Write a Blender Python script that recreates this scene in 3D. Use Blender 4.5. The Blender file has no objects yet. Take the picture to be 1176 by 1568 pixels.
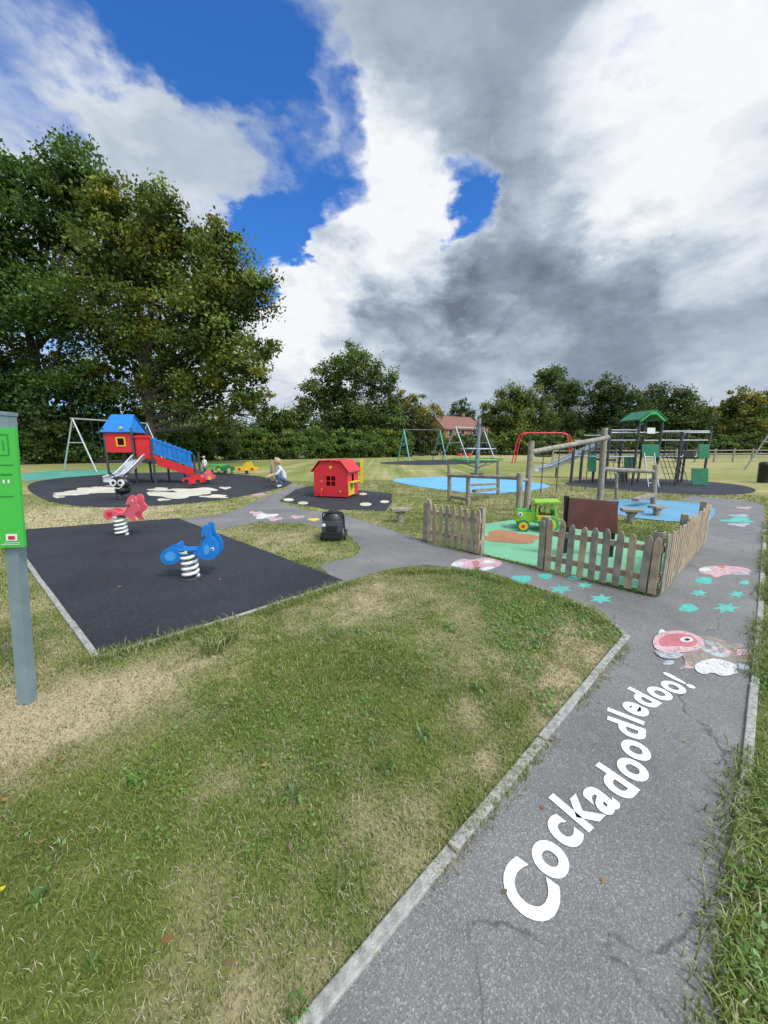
import bpy, math, random
import numpy as np
from mathutils import Vector, Matrix, Euler
random.seed(7); rng=np.random.default_rng(11)
S=bpy.context.scene
S.view_settings.view_transform='Standard'; S.view_settings.look='None'; S.view_settings.exposure=0
# ------------------------------------------------ survey of the site (camera calibration -> ground metres)
H=1.7; F=566.0; PIT=math.atan(106/566.0); cP,sP=math.cos(PIT),math.sin(PIT)
def ray(u,v):
    a=(u-588)/F; b=(784-v)/F
    return a, cP+b*sP, -sP+b*cP
def gp(u,v,z=0.0):
    x,y,w=ray(u,v); t=(H-z)/(-w); return Vector((x*t,y*t,z))
def at(u,v,Y):
    x,y,w=ray(u,v); t=Y/y; return Vector((x*t,Y,H+w*t))
def D(v): return gp(588,v).y
# ------------------------------------------------ materials
def newmat(n):
    m=bpy.data.materials.new(n); m.use_nodes=True; nt=m.node_tree
    return m,nt,nt.nodes['Principled BSDF']
def pm(n,col,rough=.6,var=.15,scale=8,bump=0.0,metal=0,dirt=0.0,bscale=None):
    m,nt,b=newmat(n); N=nt.nodes; L=nt.links
    tc=N.new('ShaderNodeTexCoord'); no=N.new('ShaderNodeTexNoise'); no.inputs['Scale'].default_value=scale; no.inputs['Detail'].default_value=8
    L.new(tc.outputs['Object'],no.inputs['Vector'])
    r=N.new('ShaderNodeValToRGB'); r.color_ramp.elements[0].position=.3; r.color_ramp.elements[1].position=.7
    r.color_ramp.elements[0].color=[c*(1-var) for c in col]+[1]; r.color_ramp.elements[1].color=[min(1,c*(1+var)) for c in col]+[1]
    L.new(no.outputs['Fac'],r.inputs['Fac']); out=r.outputs['Color']
    if dirt>0:
        n2=N.new('ShaderNodeTexNoise'); n2.inputs['Scale'].default_value=scale*.3; n2.inputs['Detail'].default_value=10; n2.inputs['Roughness'].default_value=.7
        L.new(tc.outputs['Object'],n2.inputs['Vector'])
        mr=N.new('ShaderNodeMapRange'); mr.inputs[1].default_value=.5; mr.inputs[2].default_value=.75; mr.inputs[4].default_value=dirt
        L.new(n2.outputs['Fac'],mr.inputs[0])
        mx=N.new('ShaderNodeMix'); mx.data_type='RGBA'; L.new(mr.outputs[0],mx.inputs[0]); L.new(out,mx.inputs[6]); mx.inputs[7].default_value=(.09,.08,.06,1); out=mx.outputs[2]
    L.new(out,b.inputs['Base Color']); b.inputs['Roughness'].default_value=rough; b.inputs['Metallic'].default_value=metal
    if bump>0:
        bn=N.new('ShaderNodeTexNoise'); bn.inputs['Scale'].default_value=bscale or scale*4; bn.inputs['Detail'].default_value=6; L.new(tc.outputs['Object'],bn.inputs['Vector'])
        bb=N.new('ShaderNodeBump'); bb.inputs['Strength'].default_value=bump; bb.inputs['Distance'].default_value=.01
        L.new(bn.outputs['Fac'],bb.inputs['Height']); L.new(bb.outputs['Normal'],b.inputs['Normal'])
    return m
def surf(n,col,spk,grain=140,big=.7,rough=.9,bump=.6,bigvar=.25,crack=False,worn=0.0,under=(.14,.137,.13)):
    """granular ground surfacing: aggregate speckle + large stains (+ worn paint showing what is under it)"""
    m,nt,b=newmat(n); N=nt.nodes; L=nt.links
    tc=N.new('ShaderNodeTexCoord')
    vo=N.new('ShaderNodeTexVoronoi'); vo.inputs['Scale'].default_value=grain; L.new(tc.outputs['Object'],vo.inputs['Vector'])
    sx=N.new('ShaderNodeSeparateColor'); L.new(vo.outputs['Color'],sx.inputs[0])
    r=N.new('ShaderNodeValToRGB'); e=r.color_ramp.elements
    e[0].position=0; e[0].color=[c*(1-spk*.6) for c in col]+[1]; e[1].position=1; e[1].color=[min(1,c*(1+spk*1.6)) for c in col]+[1]
    k=e.new(.82); k.color=[c*(1+spk*.15) for c in col]+[1]
    L.new(sx.outputs[0],r.inputs['Fac'])
    no=N.new('ShaderNodeTexNoise'); no.inputs['Scale'].default_value=big; no.inputs['Detail'].default_value=12; no.inputs['Roughness'].default_value=.65; L.new(tc.outputs['Object'],no.inputs['Vector'])
    mr=N.new('ShaderNodeMapRange'); mr.inputs[1].default_value=.3; mr.inputs[2].default_value=.7; mr.inputs[3].default_value=1-bigvar; mr.inputs[4].default_value=1+bigvar; L.new(no.outputs['Fac'],mr.inputs[0])
    mu=N.new('ShaderNodeMix'); mu.data_type='RGBA'; mu.blend_type='MULTIPLY'; mu.inputs[0].default_value=1
    L.new(r.outputs['Color'],mu.inputs[6]); cc=N.new('ShaderNodeCombineColor')
    for i in range(3): L.new(mr.outputs[0],cc.inputs[i])
    L.new(cc.outputs[0],mu.inputs[7]); out=mu.outputs[2]
    if worn>0:
        n4=N.new('ShaderNodeTexNoise'); n4.inputs['Scale'].default_value=28; n4.inputs['Detail'].default_value=10; n4.inputs['Roughness'].default_value=.75; L.new(tc.outputs['Object'],n4.inputs['Vector'])
        m4=N.new('ShaderNodeMapRange'); m4.inputs[1].default_value=.68-worn*.35; m4.inputs[2].default_value=.76-worn*.3; m4.inputs[4].default_value=.85; L.new(n4.outputs['Fac'],m4.inputs[0])
        mx=N.new('ShaderNodeMix'); mx.data_type='RGBA'; L.new(m4.outputs[0],mx.inputs[0]); L.new(out,mx.inputs[6]); mx.inputs[7].default_value=(*under,1); out=mx.outputs[2]
    if crack:
        n3=N.new('ShaderNodeTexNoise'); n3.inputs['Scale'].default_value=2.0; n3.inputs['Detail'].default_value=6; L.new(tc.outputs['Object'],n3.inputs['Vector'])
        ad=N.new('ShaderNodeMix'); ad.data_type='RGBA'; ad.inputs[0].default_value=.35; L.new(tc.outputs['Object'],ad.inputs[6]); L.new(n3.outputs['Color'],ad.inputs[7])
        v2=N.new('ShaderNodeTexVoronoi'); v2.feature='DISTANCE_TO_EDGE'; v2.inputs['Scale'].default_value=.75; L.new(ad.outputs[2],v2.inputs['Vector'])
        m2=N.new('ShaderNodeMapRange'); m2.inputs[1].default_value=.0; m2.inputs[2].default_value=.005; m2.inputs[3].default_value=.6; m2.inputs[4].default_value=0; L.new(v2.outputs['Distance'],m2.inputs[0])
        m3=N.new('ShaderNodeMapRange'); m3.inputs[1].default_value=.47; m3.inputs[2].default_value=.53; L.new(no.outputs['Fac'],m3.inputs[0])
        mm=N.new('ShaderNodeMath'); mm.operation='MULTIPLY'; L.new(m2.outputs[0],mm.inputs[0]); L.new(m3.outputs[0],mm.inputs[1])
        mx=N.new('ShaderNodeMix'); mx.data_type='RGBA'; L.new(mm.outputs[0],mx.inputs[0]); L.new(out,mx.inputs[6]); mx.inputs[7].default_value=(.03,.03,.028,1); out=mx.outputs[2]
    L.new(out,b.inputs['Base Color']); b.inputs['Roughness'].default_value=rough; b.inputs['Specular IOR Level'].default_value=.3
    bb=N.new('ShaderNodeBump'); bb.inputs['Strength'].default_value=bump; bb.inputs['Distance'].default_value=.003
    L.new(vo.outputs['Distance'],bb.inputs['Height']); L.new(bb.outputs['Normal'],b.inputs['Normal'])
    return m
ASPH=surf('asphalt',(.172,.165,.155),.42,190,.9,crack=True,bigvar=.27)
RUBB=surf('black_rubber',(.030,.032,.037),.7,150,.5,.8,bigvar=.4)
BLUE=surf('blue_rubber',(.13,.36,.64),.08,160,.8,bump=.2,bigvar=.12); BLUE2=surf('blue_rubber_dark',(.12,.27,.38),.1,160,.8,bump=.2,bigvar=.15)
GREENR=surf('green_rubber',(.16,.38,.22),.2,150,.8,bigvar=.2); TEAL=surf('teal_rubber',(.08,.27,.2),.1,140,.8,bump=.2)
TERRA=surf('terracotta_rubber',(.33,.16,.08),.2,140,.8); CREAM=surf('cream_rubber',(.50,.46,.36),.15,140,1.2,worn=.15,under=(.1,.1,.09))
PWHITE=surf('white_road_paint',(.68,.68,.65),.08,170,2.5,bigvar=.1,bump=.7,worn=.16); PPINK=surf('pink_road_paint',(.52,.33,.34),.2,150,2,bigvar=.2,worn=.5)
PRED=surf('red_road_paint',(.44,.14,.14),.25,150,2,bigvar=.25,worn=.4); PTEAL=surf('teal_road_paint',(.09,.40,.33),.25,150,2,bigvar=.2,worn=.38)
PBRN=surf('brown_road_paint',(.26,.21,.165),.3,150,3,bigvar=.3,worn=.5); PGRY=surf('faded_white_paint',(.36,.37,.38),.25,150,3,bigvar=.25,worn=.55); PWORN=surf('worn_white_paint',(.54,.54,.53),.2,150,3,bigvar=.2,worn=.42); PYEL=surf('yellow_paint',(.6,.42,.06),.3,140,2,worn=.3); PBLK=surf('black_road_paint',(.03,.03,.03),.3,140,2)
CONC=pm('concrete_kerb',(.30,.29,.255),.9,.35,30,.6,dirt=.75)
WOOD=pm('weathered_timber',(.38,.285,.185),.8,.3,9,.4,dirt=.4); WOODG=pm('grey_timber',(.26,.225,.17),.85,.3,9,.4,dirt=.35)
RED=pm('red_plastic',(.60,.022,.028),.4,.1,4,dirt=.12); PINK=pm('coral_plastic',(.72,.11,.15),.45,.1,4,dirt=.08); BLU=pm('blue_plastic',(.012,.17,.50),.4,.12,4,dirt=.12)
YEL=pm('yellow_plastic',(.70,.47,.03),.4,.1,4,dirt=.1); GRN=pm('green_panel',(.03,.36,.07),.4,.1,4,dirt=.1); LIME=pm('lime_panel',(.25,.50,.04),.4,.1,4,dirt=.1); DGRN=pm('dark_green_panel',(.02,.17,.08),.45,.15,4,dirt=.15)
SIGNG=pm('sign_green',(.06,.44,.06),.35,.06,2,dirt=.06); SIGND=pm('sign_dark_green',(.02,.22,.04),.4,.05,3)
WHT=pm('white_paint',(.70,.70,.68),.4,.06,6,dirt=.12); BLK=pm('black_plastic',(.014,.014,.016),.4,.2,6); DRK=pm('dark_grey_paint',(.045,.05,.055),.45,.2,6,dirt=.1)
GALV=pm('galvanised_steel',(.42,.46,.47),.42,.18,10,metal=.35,dirt=.1); STEEL=pm('stainless_steel',(.62,.63,.64),.3,.1,5,metal=.7); POSTG=pm('painted_grey_post',(.18,.24,.255),.45,.12,8,dirt=.2)
TURQ=pm('turquoise_paint',(.10,.36,.33),.45,.15,6,dirt=.1); BRBD=pm('brown_board',(.10,.03,.022),.5,.2,5,dirt=.15); ROPE=pm('rope',(.07,.07,.06),.9,.2,30); BARK=pm('bark',(.055,.045,.035),.95,.35,5,.9)
SKIN=pm('skin',(.55,.33,.24),.6,.05,20); HAIR=pm('blonde_hair',(.45,.30,.14),.7,.25,40); TOP=pm('pale_top',(.50,.52,.55),.85,.08,20); JEAN=pm('denim',(.06,.10,.19),.9,.15,40); SHOE=pm('shoes',(.5,.5,.5),.7,.1,20)
BRICK=pm('brick_wall',(.26,.13,.08),.9,.25,6,dirt=.2); TILE=pm('clay_roof_tiles',(.20,.09,.065),.9,.3,5,.4); GLASS=pm('window_glass',(.03,.04,.05),.1,.1,2)
LBLUE=pm('light_blue_plastic',(.06,.30,.62),.4,.1,4)
# ------------------------------------------------ mesh builder
class B:
    def __init__(s,name): s.n=name; s.v=[]; s.f=[]; s.m=[]; s.sm=[]; s.mats=[]
    def add(s,vs,fs,mat,sm=False):
        o=len(s.v); s.v+= [tuple(x) for x in vs]
        if mat not in s.mats: s.mats.append(mat)
        i=s.mats.index(mat)
        for f in fs: s.f.append([a+o for a in f]); s.m.append(i); s.sm.append(sm)
    def box(s,c,sz,mat,rz=0,ry=0,rx=0):
        M=Euler((rx,ry,rz)).to_matrix(); c=Vector(c); hx,hy,hz=sz[0]/2,sz[1]/2,sz[2]/2
        vs=[c+M@Vector((x*hx,y*hy,z*hz)) for x in(-1,1) for y in(-1,1) for z in(-1,1)]
        s.add(vs,[(0,1,3,2),(4,6,7,5),(0,4,5,1),(2,3,7,6),(0,2,6,4),(1,5,7,3)],mat)
    def tube(s,pts,r,mat,n=8,closed=False):
        pts=[Vector(p) for p in pts]; k=len(pts); rs=r if isinstance(r,(list,tuple)) else [r]*k
        vs=[];fs=[]; prev=None
        for i,p in enumerate(pts):
            if closed: t=pts[(i+1)%k]-pts[i-1]
            else: t=pts[min(i+1,k-1)]-pts[max(i-1,0)]
            if t.length<1e-9: t=Vector((0,0,1))
            t.normalize()
            if prev is None: a=t.orthogonal().normalized()
            else:
                a=prev-t*prev.dot(t); a=a.normalized() if a.length>1e-6 else t.orthogonal().normalized()
            prev=a; b=t.cross(a)
            for j in range(n):
                q=2*math.pi*j/n; vs.append(p+(a*math.cos(q)+b*math.sin(q))*rs[i])
        for i in range(k if closed else k-1):
            for j in range(n):
                i2=(i+1)%k; fs.append((i*n+j,i*n+(j+1)%n,i2*n+(j+1)%n,i2*n+j))
        s.add(vs,fs,mat,True)
        if not closed: s.add(vs[:n],[tuple(range(n))[::-1]],mat); s.add(vs[-n:],[tuple(range(n))],mat)
    def prism(s,pts,ext,mat):
        pts=[Vector(p) for p in pts]; e=Vector(ext); n=len(pts)
        vs=pts+[p+e for p in pts]
        s.add(vs,[tuple(range(n)),tuple(range(2*n-1,n-1,-1))]+[(i,i+n,(i+1)%n+n,(i+1)%n) for i in range(n)],mat)
    def px(s,uv,Y,th,mat,dy=0):
        s.prism([at(u,v,Y)+Vector((0,dy,0)) for u,v in uv],(0,th,0),mat)
    def ball(s,c,r,mat,nu=14,nv=9,M=None):
        if not isinstance(r,(tuple,list)): r=(r,r,r)
        vs=[];fs=[]; M=M or Matrix.Identity(3); c=Vector(c)
        for i in range(nv+1):
            th=math.pi*i/nv
            for j in range(nu):
                ph=2*math.pi*j/nu
                vs.append(c+M@Vector((r[0]*math.sin(th)*math.cos(ph),r[1]*math.sin(th)*math.sin(ph),r[2]*math.cos(th))))
        for i in range(nv):
            for j in range(nu): fs.append((i*nu+j,(i+1)*nu+j,(i+1)*nu+(j+1)%nu,i*nu+(j+1)%nu))
        s.add(vs,fs,mat,True)
    def coil(s,c,r,h,turns,w,mat):
        n=int(turns*14); s.tube([(c[0]+r*math.cos(i/14*2*math.pi),c[1]+r*math.sin(i/14*2*math.pi),c[2]+h*i/n) for i in range(n+1)],w,mat,8)
    def disc(s,c,r,th,mat,nrm=(0,-1,0),n=24,rz=None):
        nrm=Vector(nrm).normalized(); a=nrm.orthogonal().normalized(); b=nrm.cross(a); c=Vector(c)
        s.prism([c+a*math.cos(2*math.pi*i/n)*r+b*math.sin(2*math.pi*i/n)*(rz or r) for i in range(n)],nrm*th,mat)
    def build(s,bevel=0,rot=None,piv=None):
        me=bpy.data.meshes.new(s.n); 
        vs=s.v
        if rot:
            M=Matrix.Rotation(rot,3,'Z'); P=Vector(piv); vs=[tuple(P+M@(Vector(v)-P)) for v in vs]
        me.from_pydata(vs,[],s.f)
        for m in s.mats: me.materials.append(m)
        me.polygons.foreach_set('material_index',s.m); me.polygons.foreach_set('use_smooth',s.sm); me.update()
        import bmesh
        bm=bmesh.new(); bm.from_mesh(me); bmesh.ops.recalc_face_normals(bm,faces=bm.faces); bm.to_mesh(me); bm.free()
        o=bpy.data.objects.new(s.n,me); S.collection.objects.link(o)
        if bevel:
            md=o.modifiers.new('bevel','BEVEL'); md.width=bevel; md.segments=2; md.limit_method='ANGLE'; md.angle_limit=math.radians(50)
        return o
# ------------------------------------------------ ground layout
def smooth(pts,n=1,closed=True):
    for _ in range(n):
        q=[];k=len(pts)
        for i in range(k if closed else k-1):
            a,b=pts[i],pts[(i+1)%k]; q+=[a*.75+b*.25,a*.25+b*.75]
        pts=q if closed else [pts[0]]+q+[pts[-1]]
    return pts
def G(l): return [gp(u,v) for u,v in l]
path_px=[(390,1672),(475,1568),(960,975),(935,953),(905,934),(860,914),(800,893),(750,878),(700,870),(650,866),(600,872),(565,880),(540,889),(528,892),(508,884),(487,866),(545,853),(553,840),(537,822),(470,803),(400,799),(335,812),(300,804),(272,796),(350,786),(375,775),(398,764),(432,752),(450,743),(470,744),(440,757),(425,768),(470,782),(530,790),(560,800),(600,812),(648,830),(735,851),(822,872),(1003,916),(1074,833),(1085,800),(1096,785),(1085,776),(1040,766),(1060,760),(1140,766),(1170,774),(1172,800),(1168,870),(1163,950),(1155,1050),(1140,1200),(1110,1500),(1095,1672)]
path=G(path_px)
padA=G([(30,848),(148,1008),(360,946),(530,891),(272,794),(30,812)])
padB=smooth(G([(35,742),(60,765),(110,776),(200,778),(330,768),(400,755),(440,745),(450,738),(420,733),(380,727),(300,722),(170,726),(80,733)]),2)
padC=G([(428,768),(452,750),(480,744),(600,756),(600,770),(590,783),(500,780)])
padGreen=smooth(G([(728,805),(790,796),(840,799),(900,806),(1010,838),(1040,845),(1064,838),(1002,910),(822,869),(737,849)]),0)
padBlue=smooth(G([(588,735),(640,731),(720,730),(800,737),(856,745),(800,753),(740,758),(650,747)]),2)
padBlue2=smooth(G([(880,774),(930,765),(1040,767),(1095,777),(1095,790),(1082,802),(1030,800),(955,792)]),1)
padClimb=smooth(G([(850,742),(900,733),(1010,733),(1120,740),(1165,750),(1140,758),(1050,758),(930,749)]),2)
padSwing=smooth(G([(30,738),(10,728),(100,719),(190,720),(165,726),(80,733)]),1)
padMid=smooth(G([(570,708),(700,703),(780,706),(700,712),(600,712)]),2)
def sheet(name,poly,mat,z):
    me=bpy.data.meshes.new(name); me.from_pydata([(p.x,p.y,z) for p in poly],[],[list(range(len(poly)))])
    me.materials.append(mat); o=bpy.data.objects.new(name,me); S.collection.objects.link(o)
    if me.polygons[0].normal.z<0: me.flip_normals()
    return o
sheet('asphalt_path',path,ASPH,.006)
for n,p,m,z in [('black_rubber_surfacing',padA,RUBB,.012),('black_rubber_surfacing',padB,RUBB,.012),('black_rubber_surfacing',padC,RUBB,.012),('green_rubber_surfacing',padGreen,GREENR,.012),('blue_rubber_surfacing',padBlue,BLUE,.012),('blue_rubber_surfacing',padBlue2,BLUE2,.016),('black_rubber_surfacing',padClimb,RUBB,.012),('teal_rubber_surfacing',padSwing,TEAL,.008),('black_rubber_surfacing',padMid,RUBB,.012)]:
    sheet(n,p,m,z)
# numpy helpers
def inpoly(x,y,poly):
    r=np.zeros(len(x),bool); n=len(poly)
    for i in range(n):
        a=poly[i]; b=poly[(i+1)%n]
        if a.y==b.y: continue
        c=((a.y>y)!=(b.y>y))&(x<(b.x-a.x)*(y-a.y)/(b.y-a.y)+a.x); r^=c
    return r
def vn(x,y,sc,seed=0):
    x=x*sc+seed*17.3; y=y*sc-seed*9.1; i=np.floor(x);j=np.floor(y); fx=x-i;fy=y-j; fx=fx*fx*(3-2*fx);fy=fy*fy*(3-2*fy)
    def h(a,b):
        s=np.sin(a*127.1+b*311.7+seed*7.7)*43758.5453; return s-np.floor(s)
    return (h(i,j)*(1-fx)+h(i+1,j)*fx)*(1-fy)+(h(i,j+1)*(1-fx)+h(i+1,j+1)*fx)*fy
DRY=[(60,1110,.35,.65),(130,1085,.3,.6),(215,1045,.25,.5),(320,1000,.22,.5),(10,1080,.35,.6),(20,1010,.4,.25),(570,905,.4,.5),(500,945,.4,.3),(710,1095,.16,.55),(860,1055,.22,.55),(880,960,.3,.55),(740,1170,.10,.55),(840,1120,.15,.45),(300,1330,.2,.2),(440,1500,.15,.3),(620,1400,.10,.35),(200,790,2.2,.35),(60,790,1.5,.4),(440,825,.7,.3),(900,1010,.2,.35),(560,1250,.16,.25),(350,1180,.2,.2),(650,1290,.12,.3),(700,940,.5,.12),(280,1500,.2,.3),(120,1340,.12,.2)]
DRYW=[(gp(u,v),r,w) for u,v,r,w in DRY]
WET=[(gp(u,v),r,w) for u,v,r,w in [(480,1040,.45,.3),(420,1130,.35,.25),(620,1000,.4,.2),(100,1250,.3,.3),(60,1400,.3,.35),(760,960,.4,.2),(250,1180,.3,.2),(500,1330,.25,.2),(150,1480,.25,.25)]]
def dry(x,y):
    d=.36*vn(x,y,1.1,1)+.30*vn(x,y,3.1,2)+.40*vn(x,y,9,3)-.31
    d=d+ .12*np.clip((y-5)/8,0,1)
    for p,r,w in DRYW: d=d+w*np.exp(-((x-p.x)**2+(y-p.y)**2)/(r*r))*(.25+1.4*vn(x,y,8,5))
    for p,r,w in WET: d=d-w*.8*np.exp(-((x-p.x)**2+(y-p.y)**2)/(r*r))
    return np.clip(d,0,1)
# ground sheet
far=[12,18,28,45,80,150,300,800,2500]
xs=np.array([-v for v in far[::-1]]+list(np.arange(-9,7,.09))+far); ys=np.array([-2500,-600,-100,-20,-5]+list(np.arange(-1.5,13,.09))+[15,18,22,28,36,50,80,150,300,800,3000])
X,Y=np.meshgrid(xs,ys); nx,ny=len(xs),len(ys); co=np.zeros((nx*ny,3)); co[:,0]=X.ravel(); co[:,1]=Y.ravel()
idx=np.arange(nx*ny).reshape(ny,nx); fc=np.stack([idx[:-1,:-1],idx[:-1,1:],idx[1:,1:],idx[1:,:-1]],-1).reshape(-1,4)
def npmesh(name,co,fc,mat,attrs={},colors=None):
    me=bpy.data.meshes.new(name); n=len(fc); k=fc.shape[1]
    me.vertices.add(len(co)); me.vertices.foreach_set('co',co.astype(np.float32).ravel())
    me.loops.add(n*k); me.loops.foreach_set('vertex_index',fc.astype(np.int32).ravel())
    me.polygons.add(n); me.polygons.foreach_set('loop_start',np.arange(0,n*k,k,dtype=np.int32)); me.polygons.foreach_set('loop_total',np.full(n,k,np.int32))
    for a,v in attrs.items():
        at_=me.attributes.new(a,'FLOAT','POINT'); at_.data.foreach_set('value',v.astype(np.float32))
    if colors is not None:
        c=np.ones((len(co),4),np.float32); c[:,:3]=colors; at_=me.attributes.new('col','FLOAT_COLOR','POINT'); at_.data.foreach_set('color',c.ravel())
    me.materials.append(mat); me.update(calc_edges=True); me.validate()
    o=bpy.data.objects.new(name,me); S.collection.objects.link(o); return o
m,nt,b=newmat('lawn_soil'); N=nt.nodes;L=nt.links
tc=N.new('ShaderNodeTexCoord'); aa=N.new('ShaderNodeAttribute'); aa.attribute_name='dry'
n1=N.new('ShaderNodeTexNoise'); n1.inputs['Scale'].default_value=38; n1.inputs['Detail'].default_value=9; n1.inputs['Roughness'].default_value=.8; L.new(tc.outputs['Object'],n1.inputs['Vector'])
n2=N.new('ShaderNodeTexNoise'); n2.inputs['Scale'].default_value=.5; n2.inputs['Detail'].default_value=12; n2.inputs['Roughness'].default_value=.75; L.new(tc.outputs['Object'],n2.inputs['Vector'])
ad=N.new('ShaderNodeMath'); ad.operation='MULTIPLY_ADD'; L.new(n2.outputs['Fac'],ad.inputs[0]); ad.inputs[1].default_value=1.0; L.new(aa.outputs['Fac'],ad.inputs[2])
a2=N.new('ShaderNodeMath'); a2.operation='MULTIPLY_ADD'; L.new(n1.outputs['Fac'],a2.inputs[0]); a2.inputs[1].default_value=.9; L.new(ad.outputs[0],a2.inputs[2])
mr=N.new('ShaderNodeMapRange'); mr.inputs[1].default_value=.80; mr.inputs[2].default_value=1.75; L.new(a2.outputs[0],mr.inputs[0])
r=N.new('ShaderNodeValToRGB'); e=r.color_ramp.elements; e[0].position=0; e[0].color=(.085,.12,.022,1); e[1].position=1; e[1].color=(.44,.36,.21,1)
k=e.new(.32); k.color=(.16,.19,.048,1); k=e.new(.62); k.color=(.27,.25,.10,1)
L.new(mr.outputs[0],r.inputs['Fac']); L.new(r.outputs['Color'],b.inputs['Base Color']); b.inputs['Roughness'].default_value=1; b.inputs['Specular IOR Level'].default_value=.1
bb=N.new('ShaderNodeBump'); bb.inputs['Strength'].default_value=.7; bb.inputs['Distance'].default_value=.02; L.new(n1.outputs['Fac'],bb.inputs['Height']); L.new(bb.outputs['Normal'],b.inputs['Normal'])
npmesh('ground',co,fc,m,{'dry':dry(co[:,0],co[:,1])})
# ------------------------------------------------ grass
def leafmat(name,trans=.35,gl=.035):
    m=bpy.data.materials.new(name); m.use_nodes=True; nt=m.node_tree; N=nt.nodes; L=nt.links; N.clear()
    a=N.new('ShaderNodeAttribute'); a.attribute_name='col'; p=N.new('ShaderNodeBsdfDiffuse')
    t=N.new('ShaderNodeBsdfTranslucent'); x=N.new('ShaderNodeMixShader'); x.inputs[0].default_value=trans; o=N.new('ShaderNodeOutputMaterial')
    L.new(a.outputs['Color'],p.inputs['Color']); L.new(a.outputs['Color'],t.inputs['Color']); L.new(p.outputs[0],x.inputs[1]); L.new(t.outputs[0],x.inputs[2]); out=x.outputs[0]
    if gl>0:
        g=N.new('ShaderNodeBsdfGlossy'); g.inputs['Roughness'].default_value=.5; g.inputs['Color'].default_value=(.8,.85,.9,1); x2=N.new('ShaderNodeMixShader'); x2.inputs[0].default_value=gl
        L.new(out,x2.inputs[1]); L.new(g.outputs[0],x2.inputs[2]); out=x2.outputs[0]
    L.new(out,o.inputs[0]); return m
GM=leafmat('grass_blades',.3,.03); LM=leafmat('leaves',.3,.012); CM=leafmat('inner_leaves',.1,0)
polys=[path,padA,padB,padC,padGreen,padBlue,padBlue2,padClimb,padSwing]
Pc=[];Cc=[]
def blades(x,y,hh,ww,force_green=False):
    n=len(x); d=dry(x,y)*(0.2 if force_green else 1); ang=rng.uniform(0,2*np.pi,n); la=rng.uniform(0,2*np.pi,n); lean=rng.uniform(.1,1.2,n)
    h=hh*rng.uniform(.4,1.2,n)*(1.15-.6*d)
    px=np.cos(ang)*ww*rng.uniform(.6,1.3,n)/2; py=np.sin(ang)*ww/2*rng.uniform(.6,1.3,n)
    lx=np.cos(la)*lean*h; ly=np.sin(la)*lean*h
    b0=np.stack([x-px,y-py,np.zeros(n)],1); b1=np.stack([x+px,y+py,np.zeros(n)],1)
    m0=np.stack([x-px*.8+lx*.3,y-py*.8+ly*.3,h*.6],1); m1=np.stack([x+px*.8+lx*.3,y+py*.8+ly*.3,h*.6],1)
    t=np.stack([x+lx,y+ly,h*(1-.25*lean)],1); tr=np.concatenate([np.stack([b0,b1,m1],1),np.stack([b0,m1,m0],1),np.stack([m0,m1,t],1)])
    isd=rng.uniform(0,1,n)<np.clip(d*1.3+.05,0.12,.92)
    j=rng.uniform(0,1,(n,1)); g=np.array([.10,.165,.025])*(1-j)+np.array([.27,.33,.08])*j
    gy=vn(x,y,2.3,8)[:,None]; yl=vn(x,y,1.3,21)[:,None]*.7+vn(x,y,4.5,22)[:,None]*.3
    g=g*(.82+.36*gy)*(np.array([[.85,.98,.95]])*(1-yl)+np.array([[1.28,1.06,1.05]])*yl); s=np.array([.32,.27,.13])*(1-j)+np.array([.58,.51,.33])*j
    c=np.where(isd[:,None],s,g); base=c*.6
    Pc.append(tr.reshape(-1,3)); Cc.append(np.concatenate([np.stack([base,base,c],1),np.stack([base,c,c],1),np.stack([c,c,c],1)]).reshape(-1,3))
def scatter(n,x0,x1,y0,y1,rmin,rmax):
    x=rng.uniform(x0,x1,n); y=rng.uniform(y0,y1,n); r=np.hypot(x,y); k=(r>=rmin)&(r<rmax)&(np.abs(x)<1.25*y+1.2); x=x[k];y=y[k]
    ex=np.zeros(len(x),bool)
    for p in polys: ex|=inpoly(x,y,p)
    return x[~ex],y[~ex]
x,y=scatter(int(6*3.2*14500),-3,3,.0,3.2,0,2.6); blades(x,y,.033,.0036)
x,y=scatter(int(10*5*7000),-5,5,.0,5,2.6,5); blades(x,y,.034,.0055)
x,y=scatter(int(18*9*1900),-9,9,.5,9,5,9); blades(x,y,.038,.010)
x,y=scatter(int(34*17*420),-17,17,1,17,9,17); blades(x,y,.042,.020)
# long weeds along kerbs
def along(pts,n,spread,hh,ww,fg=False):
    pts=[Vector(p) for p in pts]; L_=[(pts[i+1]-pts[i]).length for i in range(len(pts)-1)]; tot=sum(L_); xx=[];yy=[]
    for _ in range(n):
        t=random.random()*tot
        if vn(np.array([t]),np.array([0.]),2.2,4)[0]<.42: continue
        i=0
        while t>L_[i] and i<len(L_)-1: t-=L_[i]; i+=1
        p=pts[i].lerp(pts[i+1],t/L_[i]); xx.append(p.x+random.gauss(0,spread)); yy.append(p.y+random.gauss(0,spread))
    blades(np.array(xx),np.array(yy),hh,ww,fg)
along(G([(130,1015),(360,955),(530,897),(600,880),(700,876),(800,900),(905,940),(955,985)]),5000,.05,.075,.007,True)
along(G([(960,990),(475,1575)]),1800,.025,.045,.005)
along(G([(1180,800),(1172,950),(1160,1100),(1140,1300),(1118,1500),(1110,1650)]),12000,.05,.07,.006,True)
along(G([(320,1002),(350,975)]),500,.05,.13,.009,True)
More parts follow.
